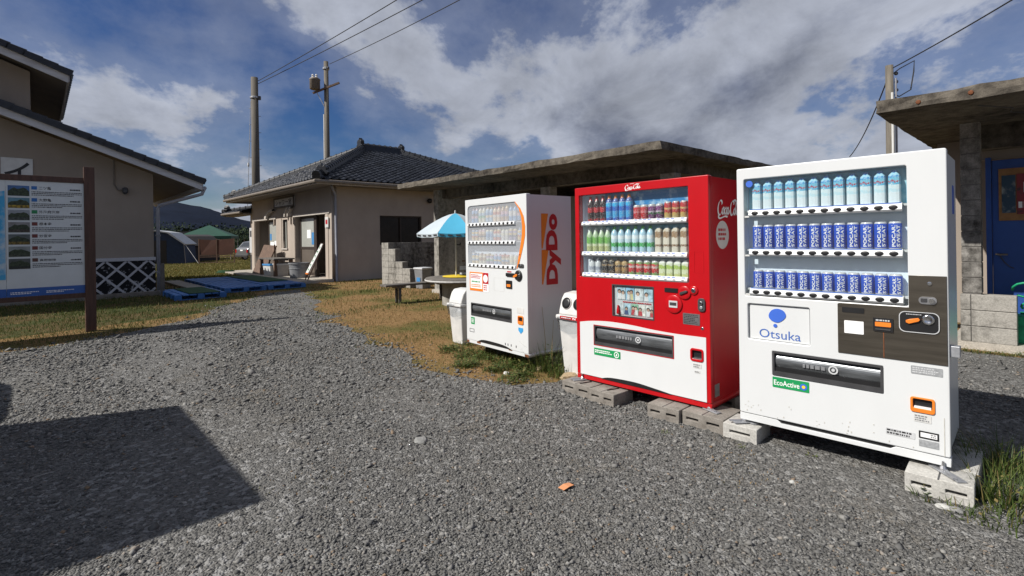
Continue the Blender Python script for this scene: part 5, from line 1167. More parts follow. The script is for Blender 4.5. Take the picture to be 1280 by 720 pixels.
row(sq_me('green_short_carton', .0310, .138, GRN), 'drink_can', lin(.92, 1.130, 4), RS[2], 'short pale green can on the bottom shelf of the red machine', 'can', 'short pale green cans')
nib('script_logo', SCRIPT, lambda u, v: (.58+u*.155/3.3, -.0012, 1.902+v*.042), M['white_print'], V2, .10, .06)
dashes(V2, 'small_print', .635, .675, 1.949, 1.955, 1, M['white_print'], -.0004)
# poster window
pw = box('poster_sheet', M['light_grey'], V2, .43, .85, .02, .026, .774, 1.05)
rr = random.Random(5)
skin = [(.50, .33, .25), (.42, .27, .20), (.55, .38, .30)]; bgc = [(.25, .45, .60), (.55, .60, .62), (.20, .38, .25), (.60, .48, .40), (.35, .50, .58), (.62, .62, .58)]
for r_, (z0, z1) in enumerate(((.922, 1.036), (.790, .888))):
    for c_ in range(4 if r_ == 0 else 5):
        w_ = .375/(4 if r_ == 0 else 5); x0 = .466+c_*w_; ph = box('poster_photo', pm('photo_ground', rr.choice(bgc), .4, var=.35, scale=25), pw, x0+.004, x0+w_-.004, .015, .019, z0, z1)
        for q in range(2 if rr.random() < .6 else 1):
            hx = x0+w_*(.32+.36*q)+rr.uniform(-.006, .006); hz = z0+(z1-z0)*rr.uniform(.5, .66); hr = (z1-z0)*.15
            plate('printed_body', [(hx-.022, z0+.002), (hx+.022, z0+.002), (hx+.016, hz-hr*.8), (hx-.016, hz-hr*.8)], [], .0142, .0149, pm('print_cloth', rr.choice([(.65, .65, .66), (.05, .08, .2), (.45, .05, .06), (.6, .55, .3)]), .5), ph)
            plate('printed_hair', circ(hx, hz+.004, hr*1.15, 12), [], .0136, .0141, M['ink'], ph); plate('printed_face', circ(hx, hz-.002, hr*.85, 12), [], .0130, .0135, pm('print_skin', rr.choice(skin), .5), ph)
dashes(pw, 'poster_print', .53, .83, .893, .912, 1, M['red_paint'], .0145); MB().lathe([(.012, 0), (.016, .01), (.014, .04), (.008, .065), (.006, .08)], 10, (.485, .004, .79)).build('printed_bottle', M['red_paint'], pw)
box('poster_glass', M['glass'], V2, .432, .848, .006, .008, .776, 1.048)
plate('poster_frame', rrect(.424, .856, .768, 1.056, .004), [rrect(.434, .846, .778, 1.046, 0)], -.003, .008, M['dark_grey'], V2)
slot(V2, .213, 1.034, .475, .66)
plate('slot_rim', rrect(.209, 1.038, .471, .664, .004), [rrect(.2145, 1.0325, .4765, .6585, .004)], -.006, .002, M['red_paint'], V2)
st = sticker(V2, 'eco_sticker', .213, .508, .382, .448, M['green_sticker'], -.0036); dashes(st, 'small_print', .224, .42, .402, .436, 2, M['white_print'], -.006, 11); plate('eco_mark', circ(.466, .415, .027, 18), [circ(.466, .415, .020, 18)], -.0068, -.0058, M['white_print'], st); plate('eco_leaf', [(.456, .405), (.462, .42), (.472, .428), (.474, .412), (.466, .402)], [], -.0068, -.0058, M['white_print'], st)
# coin unit: red discs and windows
def disc(par, nm, x, z, r, y0, dpt, mat, n=22):
    o = MB().lathe([(r, 0), (r, dpt*.7), (r*.93, dpt), (r*.5, dpt)], n).build(nm, mat, par, True); o.location = (x, y0, z); o.rotation_euler = (PI/2, 0, 0); return o
box('display', M['black'], V2, .960, 1.079, -.006, -.0005, 1.021, 1.056)
q = disc(V2, 'note_disc', 1.042, .926, .077, 0, .012, M['red_paint']); plate('note_slot', rrect(-.038, .038, -.028, .028, .004), [], -.004, 0, M['light_grey'], V2).location = (1.042, -.012, .926); box('note_window', M['dark_grey'], V2, 1.012, 1.072, -.0175, -.0165, .915, .940)
q = disc(V2, 'coin_disc', 1.139, 1.026, .056, 0, .012, M['red_paint']); plate('coin_lever', [(1.10, 1.012), (1.115, 1.008), (1.165, 1.03), (1.172, 1.042), (1.155, 1.045), (1.11, 1.03)], [], -.024, -.012, M['dark_grey'], V2, .002)
disc(V2, 'coin_ring', 1.219, 1.049, .036, 0, .010, M['red_paint']); disc(V2, 'coin_slot', 1.219, 1.049, .019, -.010, .006, M['chrome'])
q = plate('lock_plate', rrect(1.254, 1.314, .886, .991, .024), [], -.012, -.0005, M['dark_grey'], V2, .002); disc(q, 'lock', 1.284, .955, .013, -.012, .01, M['chrome']); disc(q, 'lock', 1.284, .918, .013, -.012, .006, M['galv'])
st = sticker(V2, 'rating_plate', 1.121, 1.265, .771, .862, M['silver']); dashes(st, 'small_print', 1.128, 1.258, .776, .856, 6, M['dark_grey'], -.0023, 4)
disc(V2, 'screw', 1.285, .752, .012, 0, .004, M['chrome'])
q = plate('coin_return', rrect(1.182, 1.294, .484, .588, .022), [rrect(1.196, 1.280, .502, .572, .01)], -.010, .03, M['red_paint'], V2, .002); box('coin_cup', M['black'], q, 1.19, 1.286, .012, .05, .492, .580); box('coin_lip', M['silver'], q, 1.20, 1.276, -.004, .02, .500, .510)
st = sticker(V2, 'care_sticker', 1.205, 1.275, .432, .468, M['white_dull'], -.0036); dashes(st, 'small_print', 1.208, 1.272, .434, .466, 2, M['grey_plastic'], -.006, 9); st = sticker(V2, 'care_sticker', 1.215, 1.262, .392, .412, M['white_dull'], -.0036); dashes(st, 'small_print', 1.218, 1.26, .394, .41, 1, M['grey_plastic'], -.006, 10)
plate('inset_panel', rrect(1.225, 1.305, 1.19, 1.36, .003), [rrect(1.2275, 1.3025, 1.1925, 1.3575, .002)], -.002, -.0003, M['red_side'], V2)
# side panel: script and white speech disc
sd = lambda u, v: (Wd-.0065, .17+u*.40/3.3, 1.645+v*.125)
nib('side_script', SCRIPT, sd, M['white_print'], V2, .11, .07)
o = plate('side_disc', circ(0, 0, .115, 28), [], -.0035, -.0015, M['white_dull'], V2); o.rotation_euler = (0, 0, PI/2); o.location = (Wd-.0125, .255, 1.49)
d2 = dashes(o, 'small_print', -.075, .075, -.05, .06, 3, M['red_brand'], -.0037, 12)
o = plate('side_plate', rrect(.08, .16, .20, .30, 0), [], -.0035, -.0015, M['silver'], V2); o.rotation_euler = (0, 0, PI/2); o.location = (Wd-.0125, 0, 0)
for x, y_ in ((.07, .05), (Wd-.07, .05), (.07, .68), (Wd-.07, .68)): levelling_foot(V2, x, y_, ZB+.02)

# ================================================================== MACHINE 3: white with curved window
V3 = empty('vending_machine', (-.602, 6.632, 0), R(-51.1), 'white vending machine with curved window and big side lettering', 'vending machine', 'drink vending machines')
Wd, ZB, ZT = 1.22, .156, 1.985
arc = [(1.040, 1.14), (1.060, 1.20), (1.085, 1.30), (1.120, 1.42), (1.143, 1.52), (1.150, 1.62), (1.135, 1.73), (1.095, 1.82), (1.02, 1.903)]
win = [(.052+.02, 1.125), (1.02, 1.125)]+arc+[(p, 1.903) for p in (.11,)]+[(.075, 1.893), (.056, 1.865), (.052, 1.14)]
plate('door', rrect(0, Wd, .196, ZT, .008), [win, rrect(.106, .931, .511, .672, .006), rrect(1.054, 1.138, .517, .605, .016)], 0, .06, M['white_paint'], V3, .005)
inner = [(x-.004, z) for x, z in arc]; outer_ = [(x+.050*math.sin(PI*(i+.35)/(len(arc)-.3)), z) for i, (x, z) in enumerate(arc)]
plate('orange_arc', inner+[(x, z) for x, z in outer_[::-1]], [], -.004, -.0006, M['orange'], V3)
MB().box(.01, Wd-.01, .2, .71, .19, ZT-.008).box(.01, .048, .064, .2, .19, ZT-.008).box(1.155, Wd-.01, .064, .2, .62, ZT-.008).box(.048, 1.155, .064, .2, 1.915, ZT-.008).box(.048, 1.155, .066, .2, .70, 1.11).box(.048, 1.155, .07, .2, .19, .49).box(Wd-.03, Wd-.01, .064, .2, .19, .62).build('cabinet', M['white_side'], V3)
plate('base', [(0, ZB), (Wd, ZB), (Wd, .196), (.93, .196), (.29, .196), (0, .196)], [], .004, .7, M['white_paint'], V3, .002)
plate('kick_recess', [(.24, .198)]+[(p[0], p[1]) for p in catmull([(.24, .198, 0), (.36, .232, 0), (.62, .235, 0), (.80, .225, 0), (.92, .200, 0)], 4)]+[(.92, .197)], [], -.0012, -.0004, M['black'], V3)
for (x, z, w) in ((.0, .158, .05), (1.15, .158, .07), (.86, .185, .07), (.22, .172, .08)): sticker(V3, 'rust_stain', x+.002, x+w, z, z+.030, M['rust'], .0038, .008)
for x in (.80, .85, .91, 1.0): sticker(V3, 'scratch', x, x+.012, .235, .262, M['dark_grey'])
cavity(V3, .05, 1.153, 1.123, 1.905, .092, M['interior']); box('window_pane', M['glass_hazy'], V3, .051, 1.152, .010, .013, 1.125, 1.903)
DS = [1.664, 1.438, 1.152]
for z in DS:
    b = bar_prof(V3, 'button_bar', .062, 1.01, z-.024, z+.022, M['white_paint']); box('shelf', M['light_grey'], V3, .052, 1.10, .03, .091, z+.006, z+.018); buttons(V3, 'button', lin(.105, .97, 11 if z < 1.2 else 12), -.006, z-.001, .0185, .0165, M['black'])
rr = random.Random(21)
pal = [(.55, .22, .15), (.66, .50, .22), (.22, .36, .56), (.66, .64, .60), (.22, .46, .28), (.45, .30, .18), (.62, .42, .46), (.40, .54, .66), (.72, .58, .40), (.36, .30, .42), (.68, .66, .50), (.18, .19, .22)]
def rband(nm, h):
    c = [rr.choice(pal) for _ in range(4)]; return bands(nm, [(0, (.45, .45, .45)), (.012, c[0]), (h*.3, c[1]), (h*.45, c[2]), (h*.62, c[0]), (h*.8, c[3]), (h*.93, (.6, .6, .6))], .3, h=h)
names = ['top', 'middle', 'bottom']; cols = ['mixed']
for ri, (z, h) in enumerate(zip(DS, (.205, .150, .135))):
    xs_ = lin(.13, 1.05, 13)
    mats = [rband('drink_print', h) for _ in range(6)]; seq = [mats[i//2 % 6] for i in range(13)]
    for i, x in enumerate(xs_):
        me = (pet_me('bottle', .031, h+rr.uniform(-.012, .006), seq[i], neck=.24) if ri == 0 else (can_me('can', .031, h+rr.uniform(-.018, .006), seq[i]) if rr.random() < .6 else pet_me('bottle', .030, h, seq[i], neck=.2)))
        drinks(V3, me, 'drink_bottle' if ri == 0 else 'drink_can', [x], .049, z+.018, 'small multicoloured drink on the %s shelf behind the curved window' % names[ri], 'drinks on the %s shelf of the curved window machine' % names[ri], 'bottle' if ri == 0 else 'can')
# panel details
q = plate('poster', rrect(.088, .492, .832, 1.068, 0), [], -.0024, -.0006, M['white_print'], V3); plate('poster_border', rrect(.088, .375, .832, 1.068, 0), [rrect(.103, .36, .862, 1.052, 0)], -.0034, -.0022, M['orange'], q)
dashes(q, 'poster_print', .115, .35, .985, 1.04, 3, M['red_brand'], -.0026, 2); dashes(q, 'poster_print', .13, .33, .93, .965, 1, M['green_sticker'], -.0026, 3); dashes(q, 'poster_print', .12, .34, .875, .92, 2, M['orange'], -.0026, 4)
plate('price_disc', circ(.432, .995, .047, 20), [], -.0045, -.0022, M['white_print'], q); plate('price_field', rrect(.378, .49, .93, 1.066, 0), [], -.0034, -.0022, M['red_brand'], q); dashes(q, 'poster_print', .39, .48, .845, .92, 3, M['red_brand'], -.0026, 5)
plate('handle_bar', rrect(.845, 1.0, 1.045, 1.085, .01), [], -.014, 0, M['black'], V3, .003); disc(V3, 'coin_dial', 1.072, 1.062, .062, 0, .016, M['black']); plate('coin_lever', [(1.0, 1.035), (1.06, 1.055), (1.07, 1.075), (1.04, 1.08), (.99, 1.055)], [], -.024, -.016, M['orange'], V3, .001); disc(V3, 'coin_ring', 1.095, 1.068, .018, -.016, .006, M['chrome'])
q = plate('note_slot', rrect(.843, .951, .905, .998, .006), [], -.010, 0, M['black'], V3, .002); sticker(q, 'note_label', .862, .930, .925, .955, M['orange'], -.010)
q = plate('lock_plate', rrect(1.068, 1.165, 1.153, 1.196, .018), [], -.010, 0, M['dark_grey'], V3, .002); disc(q, 'lock', 1.12, 1.175, .012, -.01, .006, M['chrome']); disc(V3, 'screw', 1.10, 1.30, .010, 0, .004, M['dark_grey'])
plate('blank_panel', rrect(.60, .80, .86, 1.02, .003), [rrect(.603, .797, .863, 1.017, .002)], -.0012, -.0003, M['white_dull'], V3); sticker(V3, 'red_label', .86, .94, 1.092, 1.106, M['red_paint'])
slot(V3, .106, .931, .511, .672)
st = sticker(V3, 'green_label', .103, .182, .403, .490, M['green_sticker']); dashes(st, 'small_print', .115, .17, .42, .475, 3, M['white_print'], -.0024)
plate('card_frame', rrect(.068, .170, .300, .345, 0), [rrect(.075, .163, .307, .338, 0)], -.0028, -.0005, M['grey_plastic'], V3)
q = plate('coin_return', rrect(1.048, 1.144, .512, .610, .018), [rrect(1.060, 1.132, .545, .595, .008)], -.010, .03, M['orange'], V3, .002); box('coin_cup', M['black'], q, 1.056, 1.136, .012, .05, .52, .602)
plate('blue_shield', [(1.052, .474), (1.134, .474), (1.134, .44), (1.093, .405), (1.052, .44)], [], -.0024, -.0006, pm('shield_blue', (.04, .30, .62), .4), V3); sticker(V3, 'care_sticker', 1.03, 1.15, .635, .70, M['white_dull']); 
# big lettering on the side, reading upwards
co, fs = text_verts('DyDo', .055, 1.05)
xo = Wd-.0075
sl_ = MB0('side_lettering', [(xo, .53-.235*v, .945+.82*u) for u, v in co], fs, M['red_brand'], V3)
for z0, z1 in ((1.365, 1.765), (.955, 1.350)): MB0('side_wedge', [(xo, .225, z1), (xo, .335, z1), (xo, .245, z0), (xo, .225, z0)], [(0, 1, 2, 3)], M['orange_brand'], V3)
for x, y_ in ((.16, .36), (Wd-.16, .36), (.16, .60), (Wd-.16, .60)):
    f = levelling_foot(V3, x, y_, ZB+.02); f.location.z = -.02
    o = MB().box(x-.15, x+.15, y_-.09, y_+.11, .0, .1).build('support_block', M['block_grey'], None, bevel=.008); o.matrix_world = root_matrix(V3); tag(o, 'rough concrete block hidden under the machine with curved window', 'block', 'blocks under the curved window machine')
# ================================================================== BLOCKS UNDER THE MACHINES
def end_block(root, x0, x1, y0, y1, mat, label, z1=.112, slots=2, rz=0.0):
    w = x1-x0; hs = []
    for k in range(slots):
        c = w*(k+.5)/slots; hs.append(rrect(c-w*.30/slots*1.0, c+w*.30/slots*1.0, z1*.42, z1*.60, .003, 2))
    e = empty('concrete_block', (0, 0, 0), 0, label, 'block', None)
    e.matrix_world = root_matrix(root) @ Matrix.Translation((x0, y0, 0)) @ Matrix.Rotation(rz, 4, 'Z')
    plate('block_body', rrect(0, w, -.01, z1, .006, 2), hs, 0, y1-y0, M[mat], e, .004)
    box('core_fill', M['dark_grey'], e, .02, w-.02, .05, y1-y0-.03, .02, z1-.02)
    if slots == 2: box('groove', M['dark_grey'], e, w/2-.004, w/2+.004, -.0015, y1-y0-.02, z1-.001, z1+.0012)
    return e
end_block(V2, -.08, .27, -.135, .16, 'block_grey', 'grey concrete block under the left front corner of the red machine', rz=-.03)
end_block(V2, .28, .56, -.175, .10, 'block_grey', 'brownish concrete block butted against the left corner block of the red machine', rz=-.05)
end_block(V2, .88, 1.16, -.165, .10, 'block_grey', 'mossy concrete block under the red machine beside the wet gap', rz=.02)
end_block(V2, 1.17, 1.50, -.125, .20, 'block_grey', 'dark concrete block under the right front corner of the red machine')
end_block(V1, -.10, .14, -.065, .20, 'block_light', 'pale concrete block under the left front corner of the machine with blue cans', .108, 1)
end_block(V1, .985, 1.285, -.145, .08, 'block_light', 'pale slotted concrete block under the right front corner of the machine with blue cans', .112, 2, .02)
end_block(V1, 1.05, 1.29, .09, .52, 'block_light', 'pale concrete block lying lengthwise behind the slotted block', .112, 1)
for r_, y in ((V2, .45), (V1, .42)): end_block(r_, .02, .34, y, y+.25, 'block_grey', 'concrete block under the rear of the %s machine' % ('red' if r_ is V2 else 'blue can'))
for r_, y in ((V2, .45),): end_block(r_, 1.02, 1.34, y, y+.25, 'block_grey', 'concrete block under the rear right corner of the red machine')
def strap(root, p, q, label):
    e = empty('anchor_strap', (0, 0, 0), 0, label, 'bracket'); e.matrix_world = root_matrix(root)
    MB().bar((p[0], p[1], .119), (q[0], q[1], .119), .05, .008).build('strap_plate', M['galv'], e, bevel=.002)
    MB().bar((p[0]+.02, p[1]+.015, .128), (q[0]-.03, q[1]-.005, .128), .018, .01).build('strap_rib', M['galv'], e)
    MB().lathe([(.018, .115), (.018, .135), (.008, .150), (.006, .175)], 8, ((p[0]*2+q[0])/3, (p[1]*2+q[1])/3, 0)).build('bolt', M['silver'], e)
strap(V1, (1.10, .04), (1.235, -.115), 'grey steel anchor strap on the pale slotted block'); strap(V1, (.05, .05), (-.03, -.04), 'grey steel anchor strap on the pale left block')
strap(V2, (1.28, .03), (1.42, -.02), 'steel anchor strap at the right foot of the red machine'); strap(V2, (.09, .03), (.02, -.09), 'thin dark anchor strap at the left foot of the red machine')
for sx in (.13, .44): 
    o = MB().bar((sx, -.12, .117), (sx+.04, .0, .117), .012, .006).build('dark_strap', M['black'], None); o.matrix_world = root_matrix(V2); tag(o, 'short black strap lying across the block at %s' % ('the left corner' if sx < .3 else 'the butted joint'), 'strap')

# ================================================================== BINS
def bin_(name, loc, rz, w, d, h, label, holes, bag, red):
    g = empty(name, loc, rz, label, 'bin')
    t = .80; mb = MB(); x0, x1 = w*(1-t)/2, w*(1+t)/2; y0, y1 = d*(1-t)/2, d*(1+t)/2
    mb.hexa([(x0, y0, 0), (x1, y0, 0), (x1, y1, 0), (x0, y1, 0), (0, 0, h*.70), (w, 0, h*.70), (w, d, h*.70), (0, d, h*.70)])
    mb.build('body', M['white_dull'], g, bevel=.018, seg=3)
    MB().box(-.022, w+.022, -.022, d+.022, h*.685, h*.735).build('rim', M['white_dull'], g, bevel=.012)
    # lid: rounded hood
    pr = [(0, h*.735)]+[(.012+.035*k, z) for k, z in ((0, h*.80), (1, h*.92), (2.2, h*.985))]+[(d*.5, h), (d*.8, h*.985), (d-.02, h*.93), (d, h*.735)]
    lid = MB().prism(pr, .0, w, 'yz').build('lid', M['white_dull'], g, bevel=.02, seg=3)
    for k, x in enumerate(holes):
        o = MB().lathe([(.060, -.01), (.068, -.006), (.068, .004), (.060, .008)], 20).build('hole_rim', M['white_dull'], lid, True); o.location = (x, .030, h*.875); o.rotation_euler = (R(74), 0, 0)
        o = MB().lathe([(.05, -.004), (.060, -.003), (.060, .006), (.03, .0085)], 20).build('hole', M['black'], lid, True); o.location = (x, .026, h*.875); o.rotation_euler = (R(74), 0, 0)
    if red:
        st = box('red_label', M['red_paint'], lid, .05, w-.02, -.026, -.0225, h*.692, h*.727)
        text('lettering', 'N', xz(w-.13, w-.09, h*.698, h*.722, -.027), M['white_print'], st, .03); dashes(st, 'small_print', .07, w-.15, h*.70, h*.72, 1, M['white_print'], -.0265)
    if bag:
        n = 28; vs = []; m = 6
        for j in range(m+1):
            for k in range(n):
                t = 2*PI*k/n; rx_ = w/2+.028+.014*math.sin(5*t+j)*(j > 0)+.010*math.sin(9*t+2*j); ry_ = d/2+.028+.014*math.cos(4*t+j)+.008*math.sin(11*t)
                sq = max(abs(math.cos(t)), abs(math.sin(t))); vs.append((w/2+rx_*math.cos(t)/sq*.97, d/2+ry_*math.sin(t)/sq*.97, h*.735-j*.028-.02*math.sin(3*t)*(j/m)))
        fs = [(j*n+k, j*n+(k+1) % n, (j+1)*n+(k+1) % n, (j+1)*n+k) for j in range(m) for k in range(n)]
        bo = MB0('plastic_bag', vs, fs, M['bag'], g); bo.data.polygons.foreach_set('use_smooth', [True]*len(bo.data.polygons))
    return g
p = ground(564, 428); bin_('recycling_bin', (p.x-.03, p.y, 0), R(-51), .32, .40, .78, 'white recycling bin with plastic bag liner beside the curved window machine', [], True, False)
p = ground(705, 470); bin_('recycling_bin', (p.x-.05, p.y+.02, 0), R(-49), .36, .44, .90, 'white recycling bin with round holes between the red and curved window machines', [.10, .26], True, True)

# ================================================================== TABLE, PARASOL, BENCH, YARD THINGS
TC = Vector((-1.12, 11.75, 0))
g = empty('drum_table', TC, 0, 'round table on a concrete drum beside the bench', 'table')
MB().lathe([(.50, -.05), (.50, .50), (.46, .52)], 28).build('drum', M['block'], g, True, autos=40); MB().lathe([(.86, .525), (.88, .54), (.88, .60), (.86, .615), (.1, .615)], 36).build('table_top', M['wood_grey'], g, True, autos=40)
MB().lathe([(.885, .556), (.888, .558), (.888, .582), (.885, .584)], 36).build('edge_band', M['white_dull'], g)
o = MB().lathe([(.34, .616), (.36, .63), (.36, .645), (.33, .65)], 24, sx=1.35).build('yellow_tray', M['yellow_print'], None); o.location = TC; tag(o, 'yellow round tray lying on the drum table', 'tray')
UC = Vector((-1.30, 11.8, 0)); g = empty('parasol', UC, 0, 'small light blue and white parasol over the drum table', 'parasol')
M['umb_blue'] = pm('umb_blue', (.06, .36, .55), .7, var=.05, scale=3); M['umb_white'] = pm('umb_white', (.42, .48, .52), .7, var=.05, scale=3)
RU, ZU, ZR = .92, 2.08, 1.62; n = 8; off = R(22.5)+.08
for k in range(n):
    a0 = 2*PI*k/n+off; a1 = 2*PI*(k+1)/n+off; vs = []; m = 6
    for j in range(m+1):
        t = j/m; r = RU*t; z = ZR+(ZU-ZR)*(1-t**1.45)
        for q in range(5):
            s = q/4; sagf = 1-.05*math.sin(PI*s)*t
            a = a0+(a1-a0)*s; e0 = Vector((math.cos(a0)*r, math.sin(a0)*r, z)); e1 = Vector((math.cos(a1)*r, math.sin(a1)*r, z)); v = e0.lerp(e1, s)*1.0; v.z = z-.02*math.sin(PI*s)*t; vs.append(tuple(v))
    fs = [(j*5+q, j*5+q+1, j*5+q+6, j*5+q+5) for j in range(m) for q in range(4)]
    pnl = MB0('canopy_panel', vs, fs, M['umb_blue'] if k % 2 else M['umb_white'], g); pnl.data.polygons.foreach_set('use_smooth', [True]*len(pnl.data.polygons))
    bvs = []; L0 = vs[-5:]
    for q in range(5): bvs.append(L0[q])
    for q in range(5): bvs.append((L0[q][0]*.99, L0[q][1]*.99, L0[q][2]-.07-.012*(q % 2)))
    MB0('valance', bvs, [(q, q+1, q+6, q+5) for q in range(4)], M['umb_blue'] if k % 2 else M['umb_white'], pnl)
    mb = MB(); 
    for q in range(4):
        c = Vector(L0[q]).lerp(Vector(L0[q+1]), .5); c = c*1.002; d = (Vector(L0[q+1])-Vector(L0[q])).normalized(); mb.bar(c-d*.05-Vector((0, 0, .035)), c+d*.05-Vector((0, 0, .04)), .006, .03)
    mb.build('valance_print', M['dark_grey'], pnl)['kind'] = 'stuff'
    MB().tube([(0, 0, ZU-.03), (math.cos(a0)*RU*.6, math.sin(a0)*RU*.6, ZR+(ZU-ZR)*.5), (math.cos(a0)*RU, math.sin(a0)*RU, ZR)], .006, 5).build('rib', M['silver'], g)
MB().tube([(0, 0, .55), (0, 0, ZU+.05)], .018, 8).build('pole', M['white_dull'], g); MB().lathe([(.012, 0), (.02, .02), (.008, .07)], 8, (0, 0, ZU)).build('finial', M['white_dull'], g)
# chair-like stand holding something blue behind the table
g = empty('wooden_stool', (-.92, 12.6, 0), R(-20), 'wooden stand with crossed slats behind the drum table', 'stool')
for x in (-.22, .22):
    for y in (-.2, .2): MB().bar((x, y, 0), (x*.7, y*.8, .95), .05).build('leg', M['wood_brown'], g)
for z in (.62, .78): MB().bar((-.3, -.21, z), (.3, -.21, z+.02), .06, .09).build('slat', M['white_dull'], g)
box('seat', M['wood_brown'], g, -.24, .24, -.24, .24, .93, .97)
bm = bmesh.new(); bmesh.ops.create_icosphere(bm, subdivisions=3, radius=.2)
for v in bm.verts: v.co += v.co.normalized()*random.gauss(0, .015); v.co.z *= .65
me = bpy.data.meshes.new('blue_bag'); bm.to_mesh(me); bm.free(); me.materials.append(pm('bag_blue', (.012, .06, .32), .5, var=.3, scale=8)); o = link('blue_bag', me, None, (-.92, 12.6, 1.09)); tag(o, 'crumpled blue bag lying on the wooden stand', 'bag')
# bench
BP = ground(498, 379); g = empty('bench', BP, R(38), 'grey plank bench with twin posts on the lawn', 'bench')
box('seat_plank', M['wood_grey'], g, -.38, 1.55, -.17, -.005, .41, .455, .006); box('seat_plank', M['wood_grey'], g, -.38, 1.55, .005, .17, .41, .455, .006)
for x in (0, 1.2):
    for y in (-.09, .09): MB().tube([(x, y, -.05), (x, y, .36)], .038, 8).build('leg', M['wood_grey'], g, True)
    MB().hexa([(x-.09, -.15, .36), (x+.09, -.15, .36), (x+.09, .15, .36), (x-.09, .15, .36), (x-.13, -.16, .41), (x+.13, -.16, .41), (x+.13, .16, .41), (x-.13, .16, .41)]).build('bracket', M['wood_grey'], g)
# grey lidded bin by the stepped wall
p = ground(529, 360.5); g = empty('dust_bin', (p.x, p.y, 0), R(-40), 'grey plastic dustbin with blue label beside the stepped block wall', 'bin')
MB().hexa([(-.15, -.15, 0), (.15, -.15, 0), (.15, .15, 0), (-.15, .15, 0), (-.19, -.19, .58), (.19, -.19, .58), (.19, .19, .58), (-.19, .19, .58)]).build('body', M['grey_plastic'], g, bevel=.015); MB().box(-.21, .21, -.21, .21, .58, .64).build('lid', M['light_grey'], g, bevel=.02); box('label', M['poster_blue'], g, -.08, .08, -.185, -.172, .22, .34)

# ---- on the shower house apron (local frame of the house)
RS_ = root_matrix(S)
def on_apron(name, x, y, z, rz, label, cat):
    e = empty(name, (0, 0, 0), 0, label, cat); e.matrix_world = RS_ @ Matrix.Translation((x, y, z)) @ Matrix.Rotation(rz, 4, 'Z'); return e
e = on_apron('tub', -1.78, -.52, .105, 0, 'round grey tub standing on the apron between bench and doorway', 'tub')
MB().lathe([(.30, 0), (.33, .02), (.36, .50), (.385, .52), (.385, .57), (.35, .57), (.33, .30), (.05, .28)], 24).build('shell', M['grey_plastic'], e, True, autos=40); MB().lathe([(.352, .33), (.362, .335), (.362, .36), (.352, .365)], 24).build('band', M['grey_plastic'], e)
e = on_apron('plank_table', -4.1, -.6, .105, 0, 'low plank table on the apron with a box beneath', 'table')
for y in (-.27, 0, .27): box('plank', M['wood_grey'], e, -1.0, 1.0, y-.13, y+.13, .66, .71, .004)
for x in (-.85, .85):
    for y in (-.3, .3): box('leg', M['wood_brown'], e, x-.06, x+.06, y-.06, y+.06, 0, .66)
e = on_apron('storage_box', -4.2, -.72, .105, .06, 'white plastic storage box with blue lid under the plank table', 'box')
MB().hexa([(-.34, -.2, 0), (.34, -.2, 0), (.34, .2, 0), (-.34, .2, 0), (-.38, -.23, .40), (.38, -.23, .40), (.38, .23, .40), (-.38, .23, .40)]).build('tub', M['white_dull'], e, bevel=.015); MB().box(-.40, .40, -.25, .25, .40, .47).build('lid', M['poster_blue'], e, bevel=.012)
e = on_apron('storage_box', -3.45, -.62, .105, -.05, 'plain white plastic crate beside the blue lidded box', 'box')
MB().hexa([(-.26, -.2, 0), (.26, -.2, 0), (.26, .2, 0), (-.26, .2, 0), (-.30, -.23, .48), (.30, -.23, .48), (.30, .23, .48), (-.30, .23, .48)]).build('tub', M['trim_white'], e, bevel=.012); box('rim', M['white_dull'], e, -.31, .31, -.24, .24, .44, .50, .008)
e = on_apron('folded_board', -5.6, -.62, .105, .15, 'brown wooden board leaning folded in front of the doorway', 'board')
MB().hexa([(-.55, -.25, 0), (.5, -.25, 0), (.5, -.2, 0), (-.55, -.2, 0), (-.35, .2, 1.25), (.72, .2, 1.2), (.72, .25, 1.2), (-.35, .25, 1.25)]).build('front_leaf', M['wood_brown'], e); MB().bar((.45, .3, 0), (.75, .12, 1.25), .05).build('strut', M['wood_dark'], e)
e = on_apron('leaning_sign', -.02, -.62, .105, -.1, 'tall white lettered signboard leaning on the doorpost', 'sign')
MB().hexa([(-.30, -.24, .26), (.0, -.24, .26), (.0, -.21, .26), (-.30, -.21, .26), (-.10, .24, 1.28), (.20, .24, 1.28), (.20, .27, 1.28), (-.10, .27, 1.28)]).build('board', M['white_dull'], e)
mb = MB()
for k in range(6):
    t = (k+.7)/6.6; x = -.15+.20*t; y = -.245+.48*t; z = .26+1.02*t; mb.box(x-.06, x+.06, y-.010, y+.008, z-.045, z-.015); mb.box(x-.06, x+.03, y-.004, y+.014, z+.01, z+.035)
mb.build('board_print', M['green_sticker'], e)
for x in (-.31, .0): MB().bar((x, -.26, 0), (x+.21, .26, 1.32), .04).build('frame_leg', M['wood_brown'], e)
MB().bar((-.32, -.23, .23), (.02, -.23, .23), .04).build('cross_bar', M['orange'], e)

